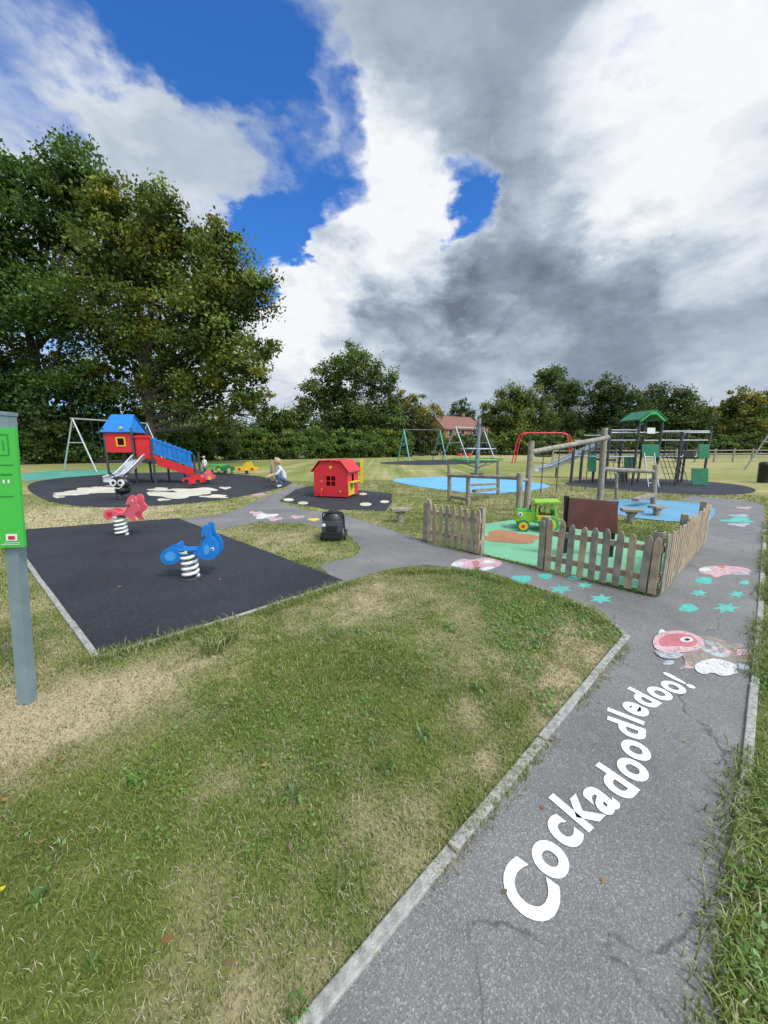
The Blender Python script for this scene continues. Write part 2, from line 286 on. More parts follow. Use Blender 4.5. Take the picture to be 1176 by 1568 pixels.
# clover and broad leaves
def broad(n,x0,x1,y0,y1,th,s):
    x,y=scatter(n,x0,x1,y0,y1,0,7); k=vn(x,y,1.6,12)+.2*vn(x,y,6,3)-.5*dry(x,y)>th; x=x[k];y=y[k]; n=len(x)
    z=rng.uniform(.010,.032,n); a=rng.uniform(0,6.28,n); t=rng.uniform(-.5,.5,(n,2)); sz=s*rng.uniform(.6,1.4,n)
    q=[(math.cos(w)*1.0,math.sin(w)*.8) for w in np.linspace(0,2*math.pi,7)[:-1]]
    V=[np.stack([x+sz*(np.cos(a)*p-np.sin(a)*r_),y+sz*(np.sin(a)*p+np.cos(a)*r_),z+sz*(p*t[:,0]+r_*t[:,1])],1) for p,r_ in q]
    c=np.array([.13,.23,.045])*rng.uniform(.7,1.4,(n,1))
    for i in range(1,5):
        Pc.append(np.stack([V[0],V[i],V[i+1]],1).reshape(-1,3)); Cc.append(np.repeat(c,3,0))
broad(45000,-5,3,.3,6,.74,.007)
broad(30000,1.0,3.5,.3,7,.35,.010)
# rosette weeds
for (u,v,s) in [(450,1225,.06),(645,1130,.06),(733,1060,.05),(60,1385,.04),(690,965,.07),(455,1555,.03),(330,975,.1),(590,1180,.04),(215,1200,.05),(730,875,.08),(820,985,.05),(145,1490,.03),(1150,1350,.06),(1140,1480,.07)]:
    p=gp(u,v)
    for i in range(20):
        a=random.uniform(0,6.28); l=s*random.uniform(.4,1.3); w=l*.12; d=Vector((math.cos(a),math.sin(a),0)); sd=Vector((-d.y,d.x,0))
        A=p+Vector((0,0,.01))+d*random.random()*.02; Mid=A+d*l*.55+Vector((0,0,.02+random.random()*.03)); T=A+d*l+Vector((0,0,.015))
        c=np.array([.11,.20,.04])*random.uniform(.6,1.4)
        Pc.append(np.array([A,Mid+sd*w,Mid-sd*w,Mid+sd*w,T,Mid-sd*w])); Cc.append(np.repeat(c[None],6,0))
for (u,v) in [(6,1373),(675,945)]:
    p=gp(u,v)+Vector((0,0,.035))
    for i in range(8):
        a=i*.785; Pc.append(np.array([p,p+Vector((.010*math.cos(a),.010*math.sin(a),.004)),p+Vector((.010*math.cos(a+.6),.010*math.sin(a+.6),.004))])); Cc.append(np.tile([.75,.6,.02],(3,1)))
# fallen leaves
for _ in range(60):
    x_=random.uniform(-3.5,2.0); y_=random.uniform(.7,5.5); a=random.uniform(0,6.28); s_=random.uniform(.012,.022); p=Vector((x_,y_,.03+random.random()*.01)); d=Vector((math.cos(a),math.sin(a),random.uniform(-.3,.3)))*s_; sd=Vector((-d.y,d.x,random.uniform(-.2,.2)*s_))*.55
    if inpoly(np.array([x_]),np.array([y_]),path)[0] or inpoly(np.array([x_]),np.array([y_]),padA)[0]: p.z=.016
    c=np.array(random.choice([[.28,.12,.04],[.35,.22,.06],[.2,.13,.06]])); Pc.append(np.array([p-d,p+sd,p+d,p-d,p+d,p-sd])); Cc.append(np.repeat(c[None],6,0))
P=np.concatenate(Pc); C=np.concatenate(Cc)
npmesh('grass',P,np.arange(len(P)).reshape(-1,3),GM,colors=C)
# ------------------------------------------------ kerbs
def kerb(name,pts,w=.055,h=.03,seg=.91):
    b=B(name)
    for i in range(len(pts)-1):
        p,q=pts[i],pts[i+1]; L_=(q-p).length; n=max(1,round(L_/seg)); a=math.atan2(q.y-p.y,q.x-p.x)
        for j in range(n):
            c=p.lerp(q,(j+.5)/n); jit=random.uniform(-.004,.004)
            b.box((c.x+jit,c.y+jit,h/2-.04+random.uniform(-.004,.003)),(L_/n-.008,w,h+.08),CONC,rz=a+random.uniform(-.006,.006))
    return b.build(.006)
kerb('concrete_kerb',G([(390,1672),(960,975)]),.05,.024); kerb('concrete_kerb',G([(960,975),(935,953),(905,934),(860,914)]),.04,.012)
kerb('concrete_kerb',G([(148,1008),(30,846)]),.05,.03); kerb('concrete_kerb',G([(148,1008),(360,946),(530,891)]),.04,.02)
kerb('concrete_kerb',G([(1172,800),(1168,870),(1163,950),(1155,1050),(1140,1200)]),.045,.022)
kerb('concrete_kerb',G([(1140,1205),(1126,1340)]),.05,.015)
# ------------------------------------------------ painted lettering
lets=[('C',819,1374),('o',833,1312),('c',857,1266),('k',884,1238),('a',921,1222),('d',952,1206),('o',978,1180),('o',976,1148),('d',963,1122),('l',955,1100),('e',966,1086),('d',981,1074),('o',1003,1064),('o',1024,1055),('!',1044,1046)]
W=[gp(u,v) for _,u,v in lets]
adv={'C':1.15,'o':1.0,'c':.92,'k':.92,'a':.95,'d':1.0,'l':.5,'e':.95,'!':.55}
for _ in range(2): W=[W[0]]+[(W[i-1]+W[i]*2+W[i+1])/4 for i in range(1,len(W)-1)]+[W[-1]]
cum=[0]
for i in range(1,len(W)): cum.append(cum[-1]+(W[i]-W[i-1]).length)
ad_=[0]
for i in range(1,len(lets)): ad_.append(ad_[-1]+(adv[lets[i-1][0]]+adv[lets[i][0]])/2)
unit=cum[-1]/ad_[-1]
def pos(t):
    t=max(0,min(cum[-1]-1e-6,t)); i=0
    while cum[i+1]<t: i+=1
    return W[i].lerp(W[i+1],(t-cum[i])/(cum[i+1]-cum[i]))
sz=unit*1.66; vs=[];fs=[]
for i,(ch,_,_) in enumerate(lets):
    t=ad_[i]*unit; c=pos(t); tg=(pos(t+unit*1.5)-pos(t-unit*1.5)); a=math.atan2(tg.y,tg.x)
    cu=bpy.data.curves.new('t','FONT'); cu.body=ch; cu.size=sz; cu.align_x='CENTER'; cu.offset=sz*.034; cu.resolution_u=6
    o=bpy.data.objects.new('t',cu); S.collection.objects.link(o); bpy.context.view_layer.update()
    me=o.evaluated_get(bpy.context.evaluated_depsgraph_get()).to_mesh(); M=Matrix.Rotation(a,3,'Z'); off=len(vs)
    for v in me.vertices:
        q=M@Vector((v.co.x,v.co.y-sz*.26,0)); vs.append((c.x+q.x,c.y+q.y,.0105))
    for p in me.polygons: fs.append([off+k for k in p.vertices])
    bpy.data.objects.remove(o)
me=bpy.data.meshes.new('painted_lettering'); me.from_pydata(vs,[],fs); me.materials.append(PWHITE)
import bmesh
bm=bmesh.new(); bm.from_mesh(me); bmesh.ops.remove_doubles(bm,verts=bm.verts,dist=1e-5)
for f in bm.faces:
    if f.normal.z<0: f.normal_flip()
bm.to_mesh(me); bm.free()
o=bpy.data.objects.new('painted_lettering',me); S.collection.objects.link(o)
# painted pictures (each is one object made of flat patches)
class Paint(B):
    def blob(s,u,v,ru,rv,mat,z,wob=.12,n=30):
        ph=random.random()*6; s.add([gp(u+ru*math.cos(a)*(1+wob*math.sin(3*a+ph)+wob*.6*math.sin(5*a+ph*2)),v+rv*math.sin(a)*(1+wob*math.sin(3*a+ph)+wob*.6*math.sin(5*a+ph*2)))+Vector((0,0,z)) for a in [2*math.pi*i/n for i in range(n)]],[tuple(range(n))],mat)
    def poly(s,uv,mat,z,sm=0):
        pts=[Vector((u,v,0)) for u,v in uv]
        if sm: pts=smooth(pts,sm)
        s.add([gp(q.x,q.y)+Vector((0,0,z)) for q in pts],[tuple(range(len(pts)))],mat)
Z=[.008,.0095,.011,.0125,.014,.0155,.017]
p=Paint('painted_cockerel')
for k,(u1,v1) in enumerate([(1142,990),(1153,1000),(1157,1012),(1150,1024),(1132,1031)]):
    p.poly([(1080,998+k*3),(1102,990+k*5),(u1-10,v1-5),(u1,v1),(u1-10,v1+5),(1100,1000+k*5)],(PBRN,PPINK,PBRN,PGRY,PPINK)[k],Z[0]+.0004*k,2)
p.poly([(1055,975),(1095,976),(1120,988),(1132,1006),(1124,1024),(1098,1033),(1068,1028),(1048,1014),(1042,998)],PBRN,Z[2],2)
p.poly([(1070,981),(1100,985),(1120,1000),(1112,1010),(1090,1006),(1072,997)],PGRY,Z[3],2); p.poly([(1064,1018),(1086,1010),(1108,1012),(1132,1022),(1124,1035),(1104,1038),(1090,1031),(1078,1036),(1064,1029)],PWORN,Z[3],1)
for k in range(4): p.poly([(1076+k*10,989+k*2.5),(1092+k*10,991+k*2.5),(1084+k*10,998+k*2.5)],PPINK if k%2 else PBRN,Z[4],1)
p.poly([(998,987),(1003,975),(1018,969),(1040,967),(1062,972),(1077,981),(1079,991),(1066,998),(1048,1001),(1025,1002),(1005,998)],PPINK,Z[4],2)
p.poly([(1006,985),(1015,975),(1040,971),(1060,976),(1070,985),(1060,994),(1035,991),(1015,993)],PRED,Z[5],2); p.poly([(998,997),(1022,1002),(1048,1002),(1040,1012),(1012,1011)],PGRY,Z[5],2)
p.poly([(1006,973),(1012,963),(1022,970)],PWORN,Z[1],1); p.poly([(1022,970),(1030,965),(1040,969)],PRED,Z[1],1); p.blob(1051,982,10,4.3,PWORN,Z[6],0); p.blob(1052,982,4.2,2.0,PBLK,Z[6]+.0015,0)
p.poly([(1048,1012),(1066,1012),(1056,1020),(1066,1025),(1038,1026),(1050,1020)],PPINK,Z[1]); p.poly([(1020,1012),(1034,1013),(1030,1020),(1012,1019)],PGRY,Z[1],1); p.build()
p=Paint('painted_pig'); p.poly([(692,862),(706,856),(722,858),(742,854),(758,857),(770,861),(766,868),(748,872),(735,878),(722,873),(704,877),(706,870),(694,868)],PPINK,Z[0],1); p.poly([(690,864),(703,860),(712,864),(705,869),(693,869)],PWORN,Z[1],1); p.blob(748,861,9,2.5,PWORN,Z[1]); p.poly([(722,862),(730,858),(736,864),(728,872)],PRED,Z[1],1); p.poly([(735,872),(748,868),(760,870),(740,876)],PWORN,Z[1],1);p.build()
p=Paint('painted_pig'); p.poly([(1068,872),(1080,868),(1100,867),(1125,868),(1145,871),(1152,876),(1140,882),(1112,880),(1095,886),(1090,881),(1074,879)],PPINK,Z[0],1); p.blob(1135,879,14,3,PGRY,Z[1]); p.blob(1080,873,9,2.6,PWORN,Z[1]); p.poly([(1098,868),(1112,866),(1108,872)],PRED,Z[1]); p.build()
p=Paint('painted_sheep'); p.blob(1130,797,22,3.8,PTEAL,Z[0],.25); p.blob(1132,804,17,2.4,PGRY,Z[1],.25); p.blob(1133,790,15,2.2,PGRY,Z[1],.25); p.blob(1140,778,12,1.6,PPINK,Z[0],.2); p.build()
p=Paint('painted_leaf_trail')
def leaf(u,v,s,kind):
    if kind:
        n=18; p.poly([(u+s*(1 if i%3==0 else (.62 if i%3==1 else .5))*math.cos(2*math.pi*i/n+u),v+s*.40*(1 if i%3==0 else (.62 if i%3==1 else .5))*math.sin(2*math.pi*i/n+u)) for i in range(n)],PTEAL,Z[0])
        p.poly([(u-s*.5,v+.8),(u+s*.6,v-1.2),(u+s*.6,v-.6),(u-s*.5,v+1.6)],PGRY,Z[1])
    else: p.blob(u,v,s*.85,s*.36,PTEAL,Z[0],.1)
for u,v,s,st in [(798,888,18,0),(858,903,20,1),(895,897,15,1),(920,918,20,1),(835,883,13,0),(1054,932,17,0),(1112,932,22,1),(1070,909,15,1),(1128,911,15,1),(1140,893,9,0),(1078,890,15,0),(880,885,12,0)]: leaf(u,v,s,st)
p.build()
p=Paint('painted_flower'); 
for u,v,a,b_ in [(405,790,18,4),(420,795,12,3),(392,786,10,2.5)]: p.blob(u,v,a,b_,PPINK if a<15 else PWORN,Z[0]+(0 if a>15 else .003),.25)
p.blob(480,796,9,2.2,PYEL,Z[0]); p.blob(455,792,10,2.2,PPINK,Z[0],.2); p.blob(395,757,12,2.6,PPINK,Z[0],.2); p.build()
p=Paint('cream_splat_marking')
for k,(u,v,a,b_) in enumerate([(140,752,34,4.5),(105,757,26,2.6),(165,748,20,4),(268,758,42,5),(300,752,34,4.5),(245,750,16,2.6),(330,761,20,2.6),(250,766,10,1.8),(90,762,9,1.4),(345,748,9,1.8)]): p.blob(u,v,a,b_,CREAM,.0155+.0007*k,.22,34)
p.build()
p=Paint('cream_stepping_spots')
for u,v,a in [(442,766,8),(464,771,8),(560,773,9),(589,769,7),(556,757,6)]: p.blob(u,v,a,a*.3,CREAM,.0165,0)
p.build()
p=Paint('terracotta_marking'); p.blob(785,826,45,7,TERRA,.0155,.15,30); p.blob(768,818,22,5,TERRA,.018,.1); p.build()
# ------------------------------------------------ picket fence
def fence(name,segs,h=.72):
    b=B(name)
    for p,q in segs:
        p=Vector(p);q=Vector(q); d=(q-p); L_=d.length; d.normalize(); a=math.atan2(d.y,d.x); nr=Vector((d.y,-d.x,0))
        if nr.y>0: nr=-nr
        for z in(.2,.54): b.box(p.lerp(q,.5)+Vector((0,0,z)),(L_,.035,.07),WOOD,rz=a)
        n=round(L_/.128)
        for i in range(n+1):
            t=min(max(i/n,.035/L_),1-.035/L_); post=(i==0 or i==n or (n>14 and i==n//2))
            c=p.lerp(q,t)
            if post: b.box(c+Vector((0,0,(h+.03)/2-.02))-nr*.05,(.085,.085,h+.05),WOODG,rz=a)
            hh=h+random.uniform(-.03,.02); w=.075; o=c+nr*.03; tilt=random.uniform(-.02,.02)
            pr=[(-w/2,.04),(w/2,.04),(w/2,hh-.07),(w*.28,hh-.015),(0,hh),(-w*.28,hh-.015),(-w/2,hh-.07)]
            b.prism([o+d*(x+tilt*z)+Vector((0,0,z)) for x,z in pr],nr*.02,random.choice((WOOD,WOOD,WOOD,WOODG)))
    return b.build(.004)
fence('picket_fence',[(gp(650,829),gp(735,851)),(gp(824,873),gp(1003,914)),(gp(1003,914),gp(1074,834))])
# brown play board
Yb=5.3; b=B('play_board'); b.px([(872,762),(946,768),(946,818),(868,808)],Yb,.03,BRBD); b.px([(868,760),(874,760),(870,848),(864,848)],Yb,.05,BLK,.035); b.px([(944,768),(950,768),(940,862),(933,862)],Yb,.05,BLK,.035)
b.disc(at(905,818,Yb)+Vector((0,-.02,0)),.02,.02,WHT); b.px([(868,806),(884,808),(880,850),(866,850)],Yb,.02,BLK,.09); b.px([(930,815),(946,817),(940,862),(928,860)],Yb,.02,BLK,.09); b.build(.004)
# ------------------------------------------------ toy tractor
def tractor():
    c=gp(819,811); b=B('toy_tractor'); x,y=c.x,c.y
    def bx(dx,dy,dz,sx,sy,sz_,m,**k): b.box((x+dx,y+dy,dz),(sx,sy,sz_),m,**k)
    bx(-.2,0,.27,.36,.32,.2,LIME); bx(-.23,0,.385,.26,.26,.03,GRN); bx(-.385,0,.26,.02,.26,.16,YEL); bx(.15,0,.2,.38,.4,.06,GRN)
    for s in(-.19,.19):
        bx(.33,s,.36,.04,.03,.34,LIME,ry=-.1); bx(0.0,s,.41,.03,.03,.24,LIME); bx(.16,s,.27,.3,.025,.12,YEL); bx(.17,s,.47,.02,.02,.18,LIME)
    bx(.17,0,.585,.44,.46,.03,LIME,ry=-.06); bx(.3,0,.34,.05,.3,.16,DGRN); bx(.2,0,.28,.18,.28,.04,BLK)
    for s in(-1,1):
        for dx,r in((.22,.17),(-.24,.12)):
            cc=Vector((x+dx,y+s*.24,r)); b.disc(cc,r,.07,GRN if dx>0 else DGRN,(0,s,0)); b.disc(cc+Vector((0,.07*s,0)),r*.68,.006,YEL,(0,s,0)); b.disc(cc+Vector((0,s*.078,0)),r*.25,.006,RED,(0,s,0))
    b.disc((x-.3,y-.165,.32),.045,.01,WHT); b.disc((x-.3,y-.178,.32),.02,.006,BLK); b.tube([(x-.12,y,.38),(x-.12,y,.5)],.018,DRK)
    b.tube([(x+.1,y,.3),(x+.05,y,.42)],.01,BLK); b.tube([(x+.05+.07*math.cos(a)*.3,y+.07*math.sin(a),.42+.07*math.cos(a)*.8) for a in np.linspace(0,6.28,13)[:-1]],.01,BLK,6,True)
    b.build(.006,rot=-.3,piv=(x,y,0))
tractor()
# ------------------------------------------------ playhouse
def playhouse():
    c=gp(513,763); Yh=c.y+.5; x=c.x; w=1.12; d=.95; e=.85; r_=1.12; b=B('playhouse')
    y0,y1=Yh-d/2,Yh+d/2
    def wall(y,s):
        X0,X1=x-w/2,x+w/2; wx0,wx1,wz0,wz1=x-.14,x+.16,.38,.68
        def q(a,c_,e_,f): b.box(((a+c_)/2,y,(e_+f)/2),(c_-a,.03,f-e_),RED)
        q(X0,wx0,.05,e);q(wx1,X1,.05,e);q(wx0,wx1,.05,wz0);q(wx0,wx1,wz1,e)
        b.prism([(X0,y-.015,e),(X1,y-.015,e),(X1-.22,y-.015,r_),(X0+.22,y-.015,r_)],(0,.03,0),RED)
        b.box(((wx0+wx1)/2,y,(wz0+wz1)/2),(.025,.025,.3),RED); b.box(((wx0+wx1)/2,y,(wz0+wz1)/2),(.3,.024,.025),RED)
    wall(y0,-1); wall(y1,1)
    for sx,m in((-1,RED),(1,RED)):
        X=x+sx*(w/2-.015)
        b.box((X,Yh-.28,e/2+.02),(.03,d-.6,e-.06),m); b.box((X,Yh+.28,e/2+.02),(.03,d-.6,e-.06),m); b.box((X,Yh,e-.06),(.03,.24,.12),m)
    b.box((x+w/2+.02,Yh-.2,.3),(.02,.5,.42),YEL); b.disc((x+w/2+.03,Yh-.2,.35),.1,.01,GRN,(1,0,0)); b.box((x+w/2+.08,Yh-.1,.5),(.16,.6,.03),YEL)
    for s in(-1,1):
        b.prism([(x+s*.0,y0-.06,r_+.03),(x+s*(w/2-.2),y0-.06,r_+.015),(x+s*(w/2-.2),y1+.06,r_+.015),(x,y1+.06,r_+.03)],(0,0,.03),RED)
        b.prism([(x+s*(w/2-.2),y0-.06,r_+.018),(x+s*(w/2+.08),y0-.06,e-.05),(x+s*(w/2+.08),y1+.06,e-.05),(x+s*(w/2-.2),y1+.06,r_+.018)],(0,0,.032),RED)
    b.tube([(x-.33,y0-.02,.05),(x-.33,y0-.02,.3)],.03,RED)
    for dx,dz in((-.36,.2),(-.30,.27),(.33,.22)): b.disc((x+dx,y0-.017,dz),.03,.006,YEL,(0,-1,0),12)
    b.disc((x-.3,y0-.017,.52),.045,.006,PINK); b.disc((x+.02,y0-.017,.96),.045,.006,YEL)
    b.box((x,Yh,.3),(.8,.25,.03),YEL); b.build(.004,rot=-.28,piv=(x,Yh,0))
playhouse()
b=B('play_counter_panel'); Yq=13.2
b.px([(536,704),(542,704),(542,738),(536,738)],Yq,.08,YEL); b.px([(551,703),(556,703),(556,740),(551,740)],Yq,.08,YEL); b.px([(542,708),(551,708),(551,722),(542,722)],Yq,.05,DGRN,.02); b.px([(542,724),(551,724),(551,730),(542,730)],Yq,.05,YEL,.02); b.build(.004)
# ------------------------------------------------ spring rockers
def springbase(b,c,h,mat,r=.085,w=.016):
    b.disc(c+Vector((0,0,.012)),.13,.015,DRK,(0,0,1)); b.coil((c.x,c.y,.03),r,h,4.8,w,mat); b.disc((c.x,c.y,h+.03),.10,.015,DRK,(0,0,1))
SPRW=pm('white_spring_paint',(.74,.76,.72),.4,.05,6,dirt=.05)
c=gp(293,886); b=B('elephant_spring_rocker'); Ye=c.y; springbase(b,c,.34,SPRW,.085,.021)
# side panels: rounded rump at the left, low saddle over the spring, big head with raised trunk at the right
out=[(252,857),(250,850),(252,843),(258,838),(266,836),(274,837),(280,842),(284,846),(297,846),(303,841),(308,833),(309,822),(310,812),(313,804),(317,802),(321,805),(322,812),(324,820),(331,827),(335,835),(335,846),(331,853),(323,857),(314,857),(307,853),(299,850),(286,850),(280,854),(274,860),(266,862),(257,861)]
b.px(out,Ye,.022,BLU,.11); b.px(out,Ye,.022,BLU,-.05)
s_=at(291,841,Ye); b.box((s_.x,Ye+.04,s_.z-.01),(.22,.16,.03),BLU); b.box((s_.x-.13,Ye+.04,s_.z+.03),(.03,.15,.1),BLU)
h_=at(314,820,Ye); b.tube([(h_.x,Ye-.18,h_.z),(h_.x,Ye+.24,h_.z)],.014,DRK); f_=at(303,850,Ye); b.tube([(f_.x,Ye-.2,f_.z),(f_.x,Ye+.26,f_.z)],.014,DRK)
e_=at(326,840,Ye); b.disc((e_.x,Ye-.051,e_.z),.022,.006,WHT); b.disc((e_.x,Ye-.058,e_.z),.011,.006,BLK)
b.px(smooth([Vector((256,849,0)),Vector((262,843,0)),Vector((271,845,0)),Vector((272,853,0)),Vector((264,858,0))],2) and [(256,849),(260,844),(266,842),(272,846),(273,852),(268,857),(260,856)],Ye,.004,LBLUE,-.056); b.px([(313,836),(318,833),(322,838),(321,847),(316,850),(313,845)],Ye,.004,LBLUE,-.056); b.build(.004,rot=.1,piv=c)
c=gp(187,821); b=B('fish_spring_rocker'); Ye=c.y; springbase(b,c,.34,SPRW,.09,.022)
out=[(161,792),(160,786),(163,781),(170,779),(178,780),(186,784),(194,784),(199,778),(198,770),(201,762),(207,757),(213,758),(216,764),(216,770),(221,775),(221,780),(216,783),(212,786),(213,791),(216,795),(211,797),(205,794),(199,789),(190,788),(181,789),(175,794),(167,796)]
b.px(out,Ye,.022,PINK,-.06); b.px(out,Ye,.022,PINK,.11); s_=at(187,786,Ye); b.box((s_.x,Ye+.03,s_.z),(.26,.16,.03),PINK)
h_=at(204,772,Ye); b.tube([(h_.x,Ye-.2,h_.z),(h_.x,Ye+.22,h_.z)],.014,DRK); e_=at(209,766,Ye); b.disc((e_.x,Ye-.061,e_.z),.022,.006,WHT); b.disc((e_.x,Ye-.068,e_.z),.011,.006,BLK)
b.px([(165,786),(169,783),(175,784),(176,788),(169,791)],Ye,.004,RED,-.065); b.build(.004,rot=-.12,piv=c)
c=gp(184,766); b=B('ladybird_spring_rocker'); Ye=c.y; springbase(b,c,.2,DRK,.08,.02); h_=at(184,740,Ye)
b.ball((h_.x,Ye,h_.z),(.29,.12,.2),BLK); b.ball((h_.x,Ye+.1,h_.z-.2),(.2,.25,.15),BLK)
for s in(-1,1):
    b.disc((h_.x+s*.12,Ye-.12,h_.z+.03),.1,.02,WHT); b.disc((h_.x+s*.1,Ye-.142,h_.z+.03),.045,.01,BLK); b.tube([(h_.x+s*.12,Ye,h_.z+.16),(h_.x+s*.2,Ye,h_.z+.27),(h_.x+s*.25,Ye,h_.z+.29)],.018,BLK)
    b.ball((h_.x+s*.26,Ye,h_.z+.29),.045,BLK); b.tube([(h_.x+s*.1,Ye,h_.z),(h_.x+s*.36,Ye,h_.z-.02)],.02,DRK)
b.tube([(h_.x+.14*math.cos(a),Ye-.13,h_.z-.06+.08*math.sin(a)) for a in np.linspace(math.pi,2*math.pi,9)],.014,WHT); b.build()
# black pushchair / infant seat
c=gp(511,826); b=B('pushchair'); x,y=c.x,c.y
b.ball((x,y+.05,.30),(.2,.17,.24),BLK,20,12); b.box((x,y-.1,.12),(.34,.2,.12),BLK); b.prism([(x-.19,y-.16,.1),(x+.19,y-.16,.1),(x+.17,y-.14,.36),(x-.17,y-.14,.36)],(0,.05,0),DRK)
for s in(-1,1):
    b.disc((x+s*.19,y-.05,.07),.07,.03,BLK,(s,0,0)); b.disc((x+s*.19,y+.2,.07),.07,.03,BLK,(s,0,0)); b.tube([(x+s*.18,y+.2,.08),(x+s*.19,y+.0,.42),(x+s*.17,y-.05,.5)],.012,DRK)
b.tube([(x-.17,y-.05,.5),(x+.17,y-.05,.5)],.016,BLK); b.disc((x-.14,y-.17,.3),.03,.01,WHT); b.box((x,y-.17,.24),(.18,.02,.1),BLK); b.build(.01)
# ------------------------------------------------ information sign
pb=gp(42,1075); pt=at(8,636,pb.y); b=B('playground_sign')
d=(pt-pb); a_=math.atan2(d.x,d.z); cc=pb.lerp(pt,.5); b.box(cc,(.075,.06,d.length),POSTG,ry=a_)
b.box(pt+Vector((0,0,.01)),(.085,.07,.02),POSTG,ry=a_)
def bp(fx,fz,off=0):
    e0=at(37,838,pb.y-.05); e1=at(22,655,pb.y-.05); q=e0.lerp(e1,fz); return Vector((q.x-fx,q.y+off+fx*-.12,q.z))
b.prism([bp(0,0),bp(.75,0),bp(.75,1),bp(0,1)],(0,.018,0),SIGNG)
def bq(x0,x1,z0,z1,m,o): b.prism([bp(x0,z0,-o),bp(x1,z0,-o),bp(x1,z1,-o),bp(x0,z1,-o)],(0,.002,0),m)
bq(.03,.09,.06,.12,WHT,.004); bq(.04,.075,.075,.105,RED,.008)
for i in range(6): bq(.12+.0*i,.6,.08+i*.035,.092+i*.035,WHT,.004)
bq(.02,.12,.025,.03,WHT,.004); bq(.02,.10,.04,.045,WHT,.004)
for (x0,x1,z0,z1) in [(.035,.04,.78,.95),(.042,.14,.945,.95),(.042,.14,.78,.785),(.06,.065,.82,.9),(.09,.095,.79,.93),(.02,.1,.7,.706),(.03,.12,.44,.446)]: bq(x0,x1,z0,z1,SIGND,.004)
bq(.045,.055,.55,.58,WHT,.004); bq(.07,.08,.55,.58,WHT,.004); bq(.03,.09,.62,.63,SIGND,.004)
b.build(.003)
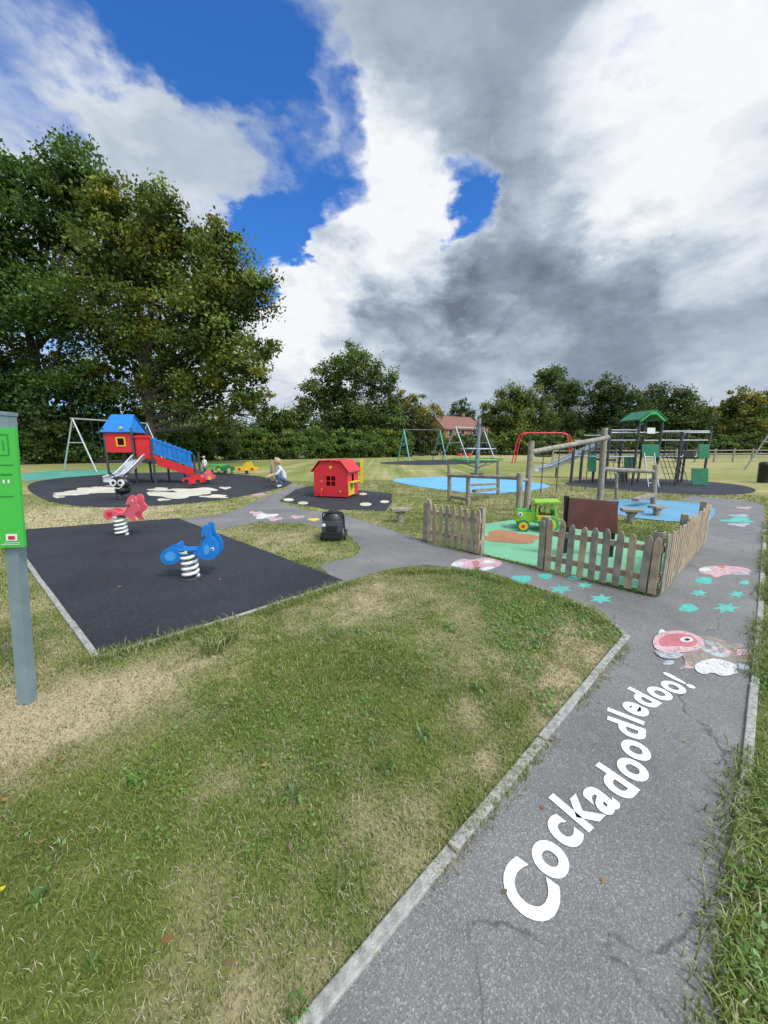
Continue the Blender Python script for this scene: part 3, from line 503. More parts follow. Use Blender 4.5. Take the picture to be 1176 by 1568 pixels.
# ------------------------------------------------ toddler multiplay unit (left)
def multiplay():
    b=B('multiplay_tower_with_slide'); Y0=15.6; Y1=16.6
    def P_(u,Y,z0,z1,m=DRK,r=.045):
        x=at(u,680,Y0).x; b.tube([(x,Y,z0),(x,Y,z1)],r,m,10); return x
    xa=P_(161,Y0,0,2.3); xb=P_(203,Y0,0,2.3); P_(161,Y1,0,2.3); P_(203,Y1,0,2.3)
    xc=P_(232,Y0,0,1.85); P_(232,Y1,0,1.85); xd=P_(276,Y0+.1,0,1.3); xe=P_(293,Y0+.1,0,1.2); P_(284,Y1,0,1.3)
    b.box(((xa+xb)/2,(Y0+Y1)/2,.95),(xb-xa,Y1-Y0,.06),DRK); b.box(((xb+xc)/2,(Y0+Y1)/2,.945),(xc-xb-.01,Y1-Y0,.06),DRK)
    z0,z1=1.3,2.1; X0,X1=xa+.03,xb-.03; wx0,wx1=X0+.5,X0+.78; wz0,wz1=1.6,1.88
    for q in [(X0,wx0,z0,z1),(wx1,X1,z0,z1),(wx0,wx1,z0,wz0),(wx0,wx1,wz1,z1)]: b.box(((q[0]+q[1])/2,Y0,(q[2]+q[3])/2),(q[1]-q[0],.03,q[3]-q[2]),RED)
    for q in [(wx0-.05,wx0,wz0-.05,wz1+.05),(wx1,wx1+.05,wz0-.05,wz1+.05),(wx0,wx1,wz0-.05,wz0),(wx0,wx1,wz1,wz1+.05)]: b.box(((q[0]+q[1])/2,Y0-.025,(q[2]+q[3])/2),(q[1]-q[0],.02,q[3]-q[2]),YEL)
    b.box((xa,(Y0+Y1)/2,1.7),(.03,Y1-Y0-.1,.8),RED); b.box(((X0+X1)/2,Y1,1.7),(X1-X0,.03,.8),RED)
    ym=(Y0+Y1)/2
    for s,ye in((-1,Y0-.1),(1,Y1+.1)): b.prism([(xa-.1,ye,2.12),(xb+.02,ye,2.12),(xb-.12,ym,2.85),(xa+.05,ym,2.85)],(0,0,.03),BLU)
    b.prism([(xb-.02,Y0,2.12),(xb-.02,Y1,2.12),(xb-.14,ym,2.78)],(-.03,0,0),BLU); b.prism([(xa,Y0,2.12),(xa,Y1,2.12),(xa+.08,ym,2.78)],(.03,0,0),BLU)
    b.disc((xb-.35,Y0-.06,2.3),.06,.04,YEL,(0,-1,0))
    b.box(((xb+xc)/2,Y0+.1,1.5),(xc-xb-.1,.03,.95),RED); b.box(((xb+xc)/2,Y0+.06,1.95),(xc-xb-.1,.03,.1),RED)
    zt0,zt1=1.95,1.35; n=8
    for i in range(n):
        t=(i+.5)/n; X=xc+.05+(xe-xc-.1)*t; zt=zt0+(zt1-zt0)*t; b.box((X,Y0,zt-.32),((xe-xc)/n*.84,.03,.6),BLU)
    b.prism([(xc,Y0-.03,1.9),(xe,Y0-.03,1.3),(xe,Y0-.03,1.22),(xc,Y0-.03,1.82)],(0,.06,0),BLU); b.prism([(xc,Y0-.03,1.36),(xe,Y0-.03,.76),(xe,Y0-.03,.68),(xc,Y0-.03,1.28)],(0,.06,0),BLU)
    b.prism([(xc,Y0-.02,1.22),(xe,Y0-.02,.62),(xe,Y0-.02,.3),(xc+.2,Y0-.02,.75)],(0,.03,0),RED); b.prism([(xc,Y0+.02,.95),(xe+.4,Y0+.02,.25),(xe+.4,Y1-.1,.25),(xc,Y1-.1,.95)],(0,0,.05),DRK)
    # slide, comes towards the viewer
    p0=Vector((xb+.25,Y0-.05,1.02)); foot=gp(178,746); p1=Vector((foot.x,foot.y+.3,.32)); p2=Vector((foot.x-.2,foot.y-.15,.2)); ctr=[p0,p0.lerp(p1,.12)+Vector((0,0,.03)),p0.lerp(p1,.5),p1,p2]
    w=.27; secs=[]
    for i,c in enumerate(ctr):
        t=(ctr[min(i+1,4)]-ctr[max(i-1,0)]); sd=Vector((t.y,-t.x,0)).normalized(); secs.append([c+sd*w+Vector((0,0,.2)),c+sd*w,c-sd*w,c-sd*w+Vector((0,0,.2))])
    for i in range(4):
        for j in range(3): b.prism([secs[i][j],secs[i+1][j],secs[i+1][j+1],secs[i][j+1]],(0,0,.012),STEEL)
        for j in(0,3): b.tube([secs[i][j],secs[i+1][j]],.03,GALV)
    b.tube([(p1.x,p1.y,0),(p1.x,p1.y,.3)],.03,GALV)
    b.build(.006)
multiplay()
def swing(name,p,q,h,m,mtop,sp=1.0,n=2,seat=BLK,r=.045):
    """A-frame swing; p,q ground centres of the end frames"""
    b=B(name); p=Vector(p);q=Vector(q); d=(q-p).normalized(); nr=Vector((-d.y,d.x,0)); up=Vector((0,0,h))
    b.tube([p+up-d*.1,q+up+d*.1],r,mtop,8)
    for e in(p,q):
        for s in(-1,1): b.tube([e+nr*s*sp,e+up],r,m,8)
        b.tube([e+nr*sp*.45+up*.55,e-nr*sp*.45+up*.55],r*.7,m,8)
    L_=(q-p).length
    for i in range(n):
        c=p+d*L_*(i+.5)/n; w=.24
        for s in(-1,1): b.tube([c+up+d*s*w,c+d*s*w+Vector((0,0,.5))],.012,DRK,4)
        b.box(c+Vector((0,0,.47)),(w*2+.04,.2,.06),seat,rz=math.atan2(d.y,d.x))
        for s in(-1,1): b.box(c+Vector((0,0,.6))+nr*s*.1,(w*2,.03,.18),seat,rz=math.atan2(d.y,d.x))
    return b.build()
c1=gp(128,722); swing('toddler_swing',c1+Vector((-.2,0,0)),c1+Vector((.7,5.5,0)),3.1,GALV,GALV,1.15,2)
a1=gp(618,706); a2_=gp(676,706); swing('double_swing',a1,a2_+Vector((0,1.5,0)),2.9,TURQ,DRK,1.3,3,r=.06)
a1=gp(706,709); a2_=gp(755,707); swing('cradle_swing',a1+Vector((0,3,0)),a2_+Vector((0,4,0)),3.1,GALV,GALV,1.5,3,RED,r=.06)
a1=gp(1180,722); swing('junior_swing',a1,a1+Vector((5,3,0)),3.2,GALV,GALV,1.2,2)
# red arch basket swing
b=B('basket_swing'); yb=31; 
for du in(0,14):
    Y_=yb+du*.1; l=at(796+du*.3,664,Y_); r2=at(868+du*.3,664,Y_); pts=[(l.x-.5,Y_,0),(l.x-.2,Y_,1.8),(l.x,Y_,2.35),(l.x+.4,Y_,2.5),(r2.x-.4,Y_,2.5),(r2.x,Y_,2.35),(r2.x+.2,Y_,1.8),(r2.x+.5,Y_,0)]
    b.tube(pts,.05,RED)
m_=at(832,690,yb+.7); 
for s in(-1,1):
    for t in(-.7,.7): b.tube([(m_.x+s*1.1,yb+.7+t,2.5),(m_.x+s*.55,yb+.7+t*.5,.65)],.02,DRK,4)
b.tube([(m_.x+.6*math.cos(a),yb+.7+.6*math.sin(a),.6) for a in np.linspace(0,6.28,17)[:-1]],.07,BLK,8,True)
for i in range(-2,3): b.tube([(m_.x+i*.2,yb+.7-.55,.58),(m_.x+i*.2,yb+.7+.55,.58)],.015,ROPE,4); b.tube([(m_.x-.55,yb+.7+i*.2,.57),(m_.x+.55,yb+.7+i*.2,.57)],.015,ROPE,4)
b.build()
# rotating net mast
c=gp(730,727); b=B('rotating_climbing_mast'); yy=c.y; top=at(732,640,yy).z
b.tube([(c.x,yy,0),(c.x,yy,top*.5),(c.x+.02,yy,top)],[.12,.1,.085],POSTG,12); rz_=at(730,703,yy).z
for R_,z_,m_ in((1.35,rz_,GRN),(.9,rz_+.55,GALV)): b.tube([(c.x+R_*math.cos(a),yy+R_*math.sin(a),z_) for a in np.linspace(0,6.283,33)[:-1]],.028,m_,6,True)
for i in range(10):
    a=i*.628; b.tube([(c.x,yy,top-.15),(c.x+.9*math.cos(a),yy+.9*math.sin(a),rz_+.55),(c.x+1.35*math.cos(a),yy+1.35*math.sin(a),rz_),(c.x,yy,.35)],.013,ROPE,4)
b.disc((c.x,yy,.03),.35,.05,DRK,(0,0,1)); b.build()
# ------------------------------------------------ timber balance trail
def log(b,p,q,r,m=WOODG): b.tube([p,Vector(p).lerp(Vector(q),.5)+Vector((random.uniform(-.008,.008),0,random.uniform(-.008,.008))),q],[r,r*.97,r*.95],m,12)
b=B('timber_climbing_trail')
def post(u,vb,vt,r,lean=0):
    p=gp(u,vb); t=at(u+lean,vt,p.y); log(b,p,t,r); return p,t
pa=post(806,784,675,.075,8); pbb=post(918,772,655,.085,8); log(b,at(815,692,pa[0].y),at(931,670,pbb[0].y),.065)
p1=post(688,768,712,.06); p2=post(717,774,728,.06); p3=post(763,758,706,.06); p4=post(794,790,724,.07,2)
log(b,at(686,728,p1[0].y),at(796,732,p4[0].y),.05); log(b,at(718,742,p2[0].y),at(760,740,p3[0].y),.04)
b.tube([at(690,765,p1[0].y)+Vector((0,0,.1)),at(718,770,p2[0].y)+Vector((0,0,.1))],.05,WOODG); b.box((p2[0]+p3[0])/2+Vector((0,0,.3)),(1.0,.15,.08),WOODG,rz=.6)
p5=post(1000,772,712,.07,4); log(b,at(925,718,pbb[0].y),at(1005,722,p5[0].y),.06); post(944,765,725,.05)
b.box((gp(985,775)+Vector((0,0,.25))),(.9,.18,.07),WOODG,rz=.5,ry=-.1)
for i in range(4):
    t=(i+.7)/5; q=at(815,692,pa[0].y).lerp(at(931,670,pbb[0].y),t); b.tube([q,(q.x,q.y,.45)],.012,ROPE,4)
b.tube([at(794,735,p4[0].y),at(808,735,pa[0].y)],.04,WOODG); b.build()
def stool(name,u,v,h,w,rz=0):
    c=gp(u,v); b=B(name); b.tube([(c.x,c.y,0),(c.x,c.y,h-.06)],[.08,.07],WOODG,12); b.box((c.x,c.y,h-.03),(w,w*.6,.06),WOODG,rz=rz); b.box((c.x,c.y,h-.09),(w*.5,.1,.05),WOODG,rz=rz); b.build(.008)
stool('timber_stool',613,800,.32,.42,.2); stool('timber_stool',965,800,.3,.4,-.3); stool('timber_stool',1005,790,.25,.36,.3)
# ------------------------------------------------ climbing frame (right)
def climbing():
    b=B('climbing_frame_with_slide')
    def P_(u,Y,vt,m=DRK,r=.045):
        t=at(u,vt,15.0); x=t.x; z=t.z
        b.tube([(x,Y,0),(x,Y,z)],r,m,10); b.ball((x,Y,z),r*1.05,m,10,6); return Vector((x,Y,z))
    T=[P_(980,15,645),P_(1015,15,645),P_(980,16,645),P_(1015,16,645)]
    fr=[P_(940,15.2,658),P_(942,16.2,658),P_(1042,14.9,662),P_(1040,16,662),P_(1086,14.9,655),P_(1086,16,657),P_(1066,15.6,665),P_(905,15.6,690),P_(905,16.4,690)]
    z0=T[0].z; cx=(T[0].x+T[1].x)/2; cy=15.5; hw=(T[1].x-T[0].x)/2+.12; hy=.62
    for s in(-1,1): b.prism([(cx+s*.1,cy-hy,z0+.40),(cx+s*hw,cy-hy,z0+.04),(cx+s*hw,cy+hy,z0+.04),(cx+s*.1,cy+hy,z0+.40)],(0,0,.03),DGRN)
    b.box((cx,cy,z0+.425),(.22,hy*2,.03),DGRN)
    for yy in(cy-hy+.02,cy+hy-.06): b.prism([(cx-hw+.04,yy,z0),(cx-hw+.14,yy,z0-.0),(cx-.12,yy,z0+.25),(cx+.12,yy,z0+.25),(cx+hw-.14,yy,z0),(cx+hw-.04,yy,z0),(cx+hw-.3,yy,z0+.22),(cx+.1,yy,z0+.39),(cx-.1,yy,z0+.39),(cx-hw+.3,yy,z0+.22)],(0,.04,0),GRN)
    def deck(p,q,z): b.box(((p[0]+q[0])/2,(p[1]+q[1])/2,z),(abs(q[0]-p[0]),abs(q[1]-p[1]),.07),BLK)
    deck((T[0].x,15),(T[3].x,16),1.3); deck((fr[0].x,15.2),(fr[1].x+.3,16.2),1.0); deck((fr[2].x+.1,15),(fr[5].x,16),1.1)
    for q in [((982,680),(1008,700),15,DGRN),((900,694),(912,722),15.6,DGRN),((1058,717),(1083,742),14.9,DGRN),((1068,680),(1085,702),14.9,DGRN),((944,715),(960,738),15.2,BLK),((955,700),(970,720),15.3,DGRN),((1046,690),(1062,700),14.9,BLK),((990,655),(1002,664),15,WHT)]:
        (u0,v0),(u1,v1),Yq,m_=q; b.px([(u0,v0),(u1,v0),(u1,v1),(u0,v1)],Yq,.03,m_,-.05)
    def rail(a,c_,z,m=GALV,r=.02): b.tube([(a.x,a.y,z),(c_.x,c_.y,z)],r,m,6)
    for a,c_ in((fr[0],T[0]),(fr[1],T[2]),(T[1],fr[2]),(T[3],fr[3]),(fr[2],fr[4]),(fr[3],fr[5]),(fr[4],fr[5]),(fr[0],fr[1]),(fr[7],fr[0]),(fr[8],fr[1])):
        for z in(1.15,1.8): rail(a,c_,z)
        n=4
        for i in range(1,n):
            q=a.lerp(c_,i/n); b.tube([(q.x,q.y,1.15),(q.x,q.y,1.8)],.010,ROPE,4)
    rail(fr[0],T[0],2.2); rail(fr[4],T[1],2.15); rail(fr[0],fr[4],2.1,GALV,.03); rail(fr[7],fr[0],2.0)
    def net(a,c_,z0,z1,off,n=7,m=5):
        A=[Vector((a.x+(c_.x-a.x)*i/n,a.y+(c_.y-a.y)*i/n,z1)) for i in range(n+1)]; Bt=[p+Vector((off[0],off[1],z0-z1)) for p in A]
        for p,q in zip(A,Bt): b.tube([p,q],.012,ROPE,4)
        for j in range(m+1): b.tube([A[0].lerp(Bt[0],j/m),A[-1].lerp(Bt[-1],j/m)],.012,ROPE,4)
    net(T[1],fr[2],0.05,1.2,(.1,-.6),5,5); net(fr[0],T[0],.05,1.15,(-.1,-.6),6,5); net(T[1],fr[2],1.2,2.1,(0,-.02),4,3); net(fr[1],T[2],1.1,2.1,(0,0),6,4)
    for s in(-.2,.2): b.tube([(T[0].x+.45+s,14.9,1.3),(T[0].x+.45+s,14.4,0)],.025,GALV,6)
    for i in range(5): b.tube([(T[0].x+.25,14.87-.1*i,1.15-.25*i),(T[0].x+.65,14.87-.1*i,1.15-.25*i)],.02,GALV,6)
    # slide going down to the left
    top=at(918,683,17.5); bot=at(832,724,18.6); bot.z=.3
    pts=[top,top.lerp(bot,.08),top.lerp(bot,.5)-Vector((0,0,.05)),top.lerp(bot,.88)-Vector((0,0,.03)),bot+Vector((-.35,0,-.02))]; secs=[]
    for i,c in enumerate(pts):
        secs.append([c+Vector((0,-.30,.2)),c+Vector((0,-.28,0)),c+Vector((0,.28,0)),c+Vector((0,.30,.2))])
    for i in range(4):
        for j in range(3): b.prism([secs[i][j],secs[i+1][j],secs[i+1][j+1],secs[i][j+1]],(0,0,.015),STEEL)
        for j in(0,3): b.tube([secs[i][j],secs[i+1][j]],.035,GALV)
    for u_ in(.3,.75): q=top.lerp(bot,u_); b.tube([(q.x,q.y,0),(q.x,q.y,q.z)],.04,DRK)
    b.tube([(top.x,top.y-.3,0),(top.x,top.y-.3,top.z+.7)],.05,DRK); b.tube([(top.x,top.y+.3,0),(top.x,top.y+.3,top.z+.7)],.05,DRK); b.box((top.x+.5,top.y,top.z-.03),(1.0,.7,.06),BLK)
    b.build()
climbing()
b=B('litter_bin'); c=gp(1168,739); b.tube([(c.x,c.y,0),(c.x,c.y,.75),(c.x,c.y,.76)],[.2,.23,.24],BLK,16); b.tube([(c.x,c.y,.76),(c.x,c.y,.86),(c.x,c.y,.9)],[.25,.22,.1],BLK,16); b.box((c.x,c.y-.2,.64),(.2,.08,.08),DRK); b.build()
# small toddler items
def rocker(name,u,v,cols,w=.7,h=.55):
    c=gp(u,v); b=B(name); springbase(b,c,.18,DRK,.07,.018); x,y=c.x,c.y
    for s in(-.12,.1): b.prism([(x-w*.5,y+s,.3),(x-w*.4,y+s,.42),(x-w*.15,y+s,.4),(x,y+s,h),(x+w*.2,y+s,h+.04),(x+w*.3,y+s,.42),(x+w*.5,y+s,.4),(x+w*.48,y+s,.25),(x+w*.2,y+s,.2),(x-w*.3,y+s,.2)],(0,.025,0),cols[0])
    b.box((x,y,.32),(w*.5,.2,.04),cols[1]); b.disc((x-w*.27,y-.125,.28),.08,.01,cols[1]); b.disc((x+w*.27,y-.125,.28),.08,.01,cols[1]); b.tube([(x+.05,y-.22,h-.05),(x+.05,y+.22,h-.05)],.014,cols[1]); b.build()
rocker('car_spring_rocker',298,748,(RED,BLK),.8,.5); rocker('motorbike_spring_rocker',318,742,(PINK,YEL),.6); rocker('train_spring_rocker',378,726,(YEL,RED),1.3,.65); rocker('boat_spring_rocker',345,727,(DGRN,YEL),1.0,.5)
b=B('play_table'); c=gp(335,725); b.tube([(c.x,c.y,0),(c.x,c.y,.45)],.06,DRK); b.disc((c.x,c.y,.45),.5,.04,GRN,(0,0,1)); 
for a in range(4): b.tube([(c.x+.75*math.cos(a*1.57),c.y+.75*math.sin(a*1.57),0),(c.x+.75*math.cos(a*1.57),c.y+.75*math.sin(a*1.57),.28)],.05,DRK); b.disc((c.x+.75*math.cos(a*1.57),c.y+.75*math.sin(a*1.57),.28),.15,.03,GRN,(0,0,1))
b.build()
b=B('timber_posts'); 
for u,vb,vt in((417,737,704),(424,738,700),(431,738,703)): p=gp(u,vb); log(b,p,Vector((p.x,p.y,at(u,vt,p.y).z)),.06,WOOD)
b.build()
b=B('post_and_rail_fence')
for i in range(26):
    x=14+i*1.9; y=31+i*.25; b.box((x,y,.6),(.1,.1,1.2),WOODG)
    if i: 
        for z in(.45,.75,1.05): b.box((x-.95,y-.125,z),(1.9,.04,.09),WOODG,rz=.13)
b.build()
# ------------------------------------------------ people
def figure(name,V,E,R,lab,lm,head,hr,origin,rot,hairlong=True,scale=1):
    names=list(V); me=bpy.data.meshes.new('b'); me.from_pydata([V[k] for k in names],[(names.index(a),names.index(c)) for a,c in E],[])
    o=bpy.data.objects.new('b',me); S.collection.objects.link(o); md=o.modifiers.new('s','SKIN'); md.use_smooth_shade=True
    for i,k in enumerate(names): d=me.skin_vertices[0].data[i]; d.radius=(R[k],R[k]); d.use_root=(k=='pelvis')
    o.modifiers.new('u','SUBSURF').levels=2
    bpy.context.view_layer.update(); ev=o.evaluated_get(bpy.context.evaluated_depsgraph_get()); m2=bpy.data.meshes.new_from_object(ev)
    b=B(name); mats={}
    vs=[v.co.copy() for v in m2.vertices]
    for p in m2.polygons:
        c=p.center; best=None
        for a,d in E:
            A=Vector(V[a]);Dv=Vector(V[d])-A; t=max(0,min(1,(c-A).dot(Dv)/max(Dv.length_squared,1e-9))); ds=(c-(A+Dv*t)).length-min(R[a],R[d])*.9
            if best is None or ds<best[0]: best=(ds,d)
        mats.setdefault(lm[lab(best[1])],[]).append(tuple(p.vertices))
    for m_,fs in mats.items():
        used=sorted({i for f in fs for i in f}); mp={u:i for i,u in enumerate(used)}; b.add([vs[u] for u in used],[tuple(mp[i] for i in f) for f in fs],m_,True)
    h=Vector(head); b.ball(h,(hr*.82,hr*.72,hr),SKIN,16,12); b.ball(h+Vector((hr*.82,0,-.1*hr)),(hr*.17,hr*.12,hr*.2),SKIN,8,6)
    for s in(-1,1): b.ball(h+Vector((hr*.72,s*hr*.3,hr*.02)),hr*.1,BLK,8,6); b.ball(h+Vector((0,s*hr*.72,-.05*hr)),(hr*.13,hr*.08,hr*.2),SKIN,8,6)
    b.ball(h+Vector((hr*.74,0,-.45*hr)),(hr*.07,hr*.22,hr*.05),PINK,8,6)
    b.ball(h+Vector((-hr*.18,0,hr*.16)),(hr*.9,hr*.84,hr*.98),HAIR,16,12)
    if hairlong: b.tube([h+Vector((-hr*.7,0,hr*.2)),h+Vector((-hr*.95,0,-hr*.6)),h+Vector((-hr*.8,0,-hr*1.7))],[hr*.55,hr*.5,hr*.15],HAIR,10)
    M=Matrix.Rotation(rot,3,'Z'); b.v=[tuple(Vector(origin)+M@(Vector(v)*scale)) for v in b.v]
    bpy.data.objects.remove(o); return b.build()
def hands(V,E,R,side,w,dirv,s):
    w=Vector(w); d=Vector(dirv).normalized(); sd=Vector((-d.y,d.x,0)); sd=sd.normalized() if sd.length>1e-3 else Vector((0,1,0)); dn=Vector((0,0,-1))
    pk='palm'+side; V[pk]=tuple(w+d*.05); E.append(('wrist'+side,pk)); R[pk]=.028
    for i,(o_,l) in enumerate(((-.027,.06),(-.009,.07),(.009,.067),(.027,.052))):
        a='f%d%s'%(i,side); V[a+'a']=tuple(w+d*.085+sd*o_); V[a+'b']=tuple(w+d*(.085+l*.6)+sd*o_+dn*.012); V[a+'c']=tuple(w+d*(.085+l)+sd*o_+dn*.035); E+=[(pk,a+'a'),(a+'a',a+'b'),(a+'b',a+'c')]
        for q in'abc': R[a+q]=.0085
    V['t'+side+'a']=tuple(w+d*.04+sd*.035*s); V['t'+side+'b']=tuple(w+d*.08+sd*.05*s+dn*.01); E+=[(pk,'t'+side+'a'),('t'+side+'a','t'+side+'b')]; R['t'+side+'a']=.011; R['t'+side+'b']=.009
def lab(n):
    if n.startswith('toe'): return 'shoe'
    if (n[0] in'ft' and n[-1] in 'abc') or n.startswith('palm') or n.startswith('wrist') or n=='neck2': return 'skin'
    if n.startswith('hip') or n.startswith('knee') or n.startswith('ankle') or n=='pelvis': return 'leg'
    return 'top'
LMAP={'skin':SKIN,'shoe':SHOE,'leg':JEAN,'top':TOP}
V={'pelvis':(0,0,.27),'spine':(.06,0,.45),'chest':(.15,0,.65),'neck':(.2,0,.76),'neck2':(.22,0,.82)}; R={'pelvis':.13,'spine':.12,'chest':.13,'neck':.06,'neck2':.045}
E=[('pelvis','spine'),('spine','chest'),('chest','neck'),('neck','neck2')]
for s,k in((1,'L'),(-1,'R')):
    V.update({'hip'+k:(.03,s*.09,.25),'knee'+k:(.36,s*.13,.47),'ankle'+k:(.14,s*.12,.09),'toe'+k:(.34,s*.14,.045),'shoulder'+k:(.16,s*.16,.69),'elbow'+k:(.33,s*.22,.5),'wrist'+k:(.54,s*.13,.44)})
    R.update({'hip'+k:.095,'knee'+k:.065,'ankle'+k:.045,'toe'+k:.038,'shoulder'+k:.06,'elbow'+k:.042,'wrist'+k:.028})
    E+=[('pelvis','hip'+k),('hip'+k,'knee'+k),('knee'+k,'ankle'+k),('ankle'+k,'toe'+k),('chest','shoulder'+k),('shoulder'+k,'elbow'+k),('elbow'+k,'wrist'+k)]
    hands(V,E,R,k,V['wrist'+k],(1,0,-.2),-s)
figure('crouching_woman',V,E,R,lab,LMAP,(.27,0,.95),.12,gp(438,746),math.radians(200),scale=1.05)
V={'pelvis':(0,0,.85),'spine':(0,0,1.0),'chest':(.02,0,1.25),'neck':(0.01,0,1.4),'neck2':(.02,0,1.46)}; R={'pelvis':.13,'spine':.12,'chest':.13,'neck':.06,'neck2':.045}
E=[('pelvis','spine'),('spine','chest'),('chest','neck'),('neck','neck2')]
for s,k in((1,'L'),(-1,'R')):
    V.update({'hip'+k:(0,s*.09,.82),'knee'+k:(.03,s*.1,.47),'ankle'+k:(-.02,s*.1,.09),'toe'+k:(.16,s*.11,.04),'shoulder'+k:(.02,s*.17,1.33),'elbow'+k:(-.02,s*.22,1.06),'wrist'+k:(.12,s*.2,.86)})
    R.update({'hip'+k:.09,'knee'+k:.06,'ankle'+k:.045,'toe'+k:.038,'shoulder'+k:.058,'elbow'+k:.042,'wrist'+k:.028})
    E+=[('pelvis','hip'+k),('hip'+k,'knee'+k),('knee'+k,'ankle'+k),('ankle'+k,'toe'+k),('chest','shoulder'+k),('shoulder'+k,'elbow'+k),('elbow'+k,'wrist'+k)]
    hands(V,E,R,k,V['wrist'+k],(.4,0,-1),-s)
figure('child',V,E,R,lab,{'skin':SKIN,'shoe':SHOE,'leg':JEAN,'top':WHT},(.04,0,1.6),.125,gp(315,729),math.radians(250),False,.6)
# ------------------------------------------------ trees
def tree(name,Yt,lobes,trunk=None,leaf=.2,cols=((.045,.085,.018),(.10,.15,.03)),yellow=.1,dens=1.0,branches=True,core=True):
    Wl=[]
    for u,v,r in lobes:
        dy=random.uniform(-.35,.35)*r*Yt/600; Wl.append((at(u,v,Yt)+Vector((0,dy*1.3,0)),r*Yt/600))
    return tree_w(name,Wl,trunk and at(trunk,700,Yt),leaf,cols,yellow,dens,branches,core)
def quads(Pn,Sn):
    n=len(Pn); a=rng.normal(size=(n,3)); a/=np.linalg.norm(a,axis=1)[:,None]; t=rng.normal(size=(n,3)); bb=np.cross(a,t); bb/=np.linalg.norm(bb,axis=1)[:,None]
    return np.stack([Pn+a*Sn,Pn+bb*Sn*.55,Pn-a*Sn*.8,Pn-bb*Sn*.55],1).reshape(-1,3)
def tree_w(name,Wl,trunk,leaf,cols,yellow,dens,branches=True,core=True):
    PP=[];SS=[];CC=[];KP=[];KS=[];KC=[]
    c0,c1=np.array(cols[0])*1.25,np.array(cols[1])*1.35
    for c,r in Wl:
        nc=max(6,int(26*(r/4)**1.2*dens+8)); dirs=rng.normal(size=(nc,3)); dirs/=np.linalg.norm(dirs,axis=1)[:,None]
        rad=r*(.55+.5*rng.uniform(0,1,nc)**.6); cen=np.array(c)+dirs*rad[:,None]*np.array([1,1,.92])
        rc=r*.30*rng.uniform(.6,1.3,nc)
        n_leaf=int(dens*(r*r*12.6*1.25)/(leaf*leaf*1.0)/nc)+6
        for k in range(nc):
            q=rng.normal(size=(n_leaf,3))*rc[k]*np.array([.62,.62,.45]); PP.append(cen[k]+q)
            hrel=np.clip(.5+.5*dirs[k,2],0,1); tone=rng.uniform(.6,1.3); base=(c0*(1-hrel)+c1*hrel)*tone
            if rng.uniform()<yellow: base=base*np.array([1.7,1.25,.9])
            CC.append(base*rng.uniform(.65,1.4,(n_leaf,1))); SS.append(leaf*rng.uniform(.45,1.15,n_leaf))
        if core:
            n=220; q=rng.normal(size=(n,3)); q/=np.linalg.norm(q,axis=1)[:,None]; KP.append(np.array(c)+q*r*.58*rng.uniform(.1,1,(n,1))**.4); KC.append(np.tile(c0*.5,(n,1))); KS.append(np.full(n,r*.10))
    Pn=np.concatenate(PP);Sn=np.concatenate(SS)[:,None];Cn=np.concatenate(CC); k=Pn[:,2]>.05; Pn=Pn[k];Sn=Sn[k];Cn=Cn[k]; n=len(Pn)
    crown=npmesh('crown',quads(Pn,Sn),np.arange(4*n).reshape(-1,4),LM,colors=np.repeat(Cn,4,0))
    root=bpy.data.objects.new(name,None); S.collection.objects.link(root); crown.parent=root
    if KP:
        Kp=np.concatenate(KP);Ks=np.concatenate(KS)[:,None];Kc=np.concatenate(KC); k=Kp[:,2]>.1; Kp=Kp[k];Ks=Ks[k];Kc=Kc[k]
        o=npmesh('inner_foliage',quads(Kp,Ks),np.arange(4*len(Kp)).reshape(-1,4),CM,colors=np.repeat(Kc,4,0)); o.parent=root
    if trunk is not None:
        b=B('trunk'); tx,ty=trunk.x,trunk.y; top=max(c.z for c,r in Wl); hgt=top*.62; r0=top*.018+.08
        mid=Vector((tx+random.uniform(-.3,.3),ty,hgt*.45)); b.tube([(tx,ty,-.1),(tx,ty,.3),mid,(tx+random.uniform(-.5,.5),ty,hgt)],[r0*1.4,r0,r0*.8,r0*.35],BARK,10)
        for c,r in Wl:
            s=Vector((tx,ty,min(c.z*.55,hgt*.8))); m_=s.lerp(c,.5)+Vector((0,0,-.08*(c-s).length)); b.tube([s,m_,c+Vector((0,0,r*.3))],[r0*.5,r0*.3,.04],BARK,7)
            for _ in range(3):
                e=c+Vector((random.gauss(0,1),random.gauss(0,1),random.gauss(0,.8))).normalized()*r*.9; b.tube([c.lerp(m_,.4),e],[r0*.15+.02,.02],BARK,5)
        o=b.build(); o.parent=root
    return n
tot=0
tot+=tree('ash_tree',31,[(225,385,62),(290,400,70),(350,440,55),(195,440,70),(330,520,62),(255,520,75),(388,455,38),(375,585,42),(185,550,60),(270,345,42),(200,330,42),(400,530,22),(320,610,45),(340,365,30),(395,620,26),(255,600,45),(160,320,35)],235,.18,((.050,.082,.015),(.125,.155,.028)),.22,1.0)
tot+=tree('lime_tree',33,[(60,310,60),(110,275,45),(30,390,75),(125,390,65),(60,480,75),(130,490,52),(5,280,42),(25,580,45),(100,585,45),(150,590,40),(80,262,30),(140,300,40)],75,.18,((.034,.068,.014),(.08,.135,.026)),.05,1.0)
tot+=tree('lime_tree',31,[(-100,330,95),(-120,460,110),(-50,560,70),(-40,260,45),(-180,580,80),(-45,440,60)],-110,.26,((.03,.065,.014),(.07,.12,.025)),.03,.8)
tot+=tree('hawthorn_tree',48,[(505,580,32),(545,565,34),(580,585,28),(520,625,38),(570,630,34),(480,610,26),(600,625,20),(530,650,40),(590,655,28)],545,.19,((.04,.07,.015),(.095,.14,.032)),.1,1.1)
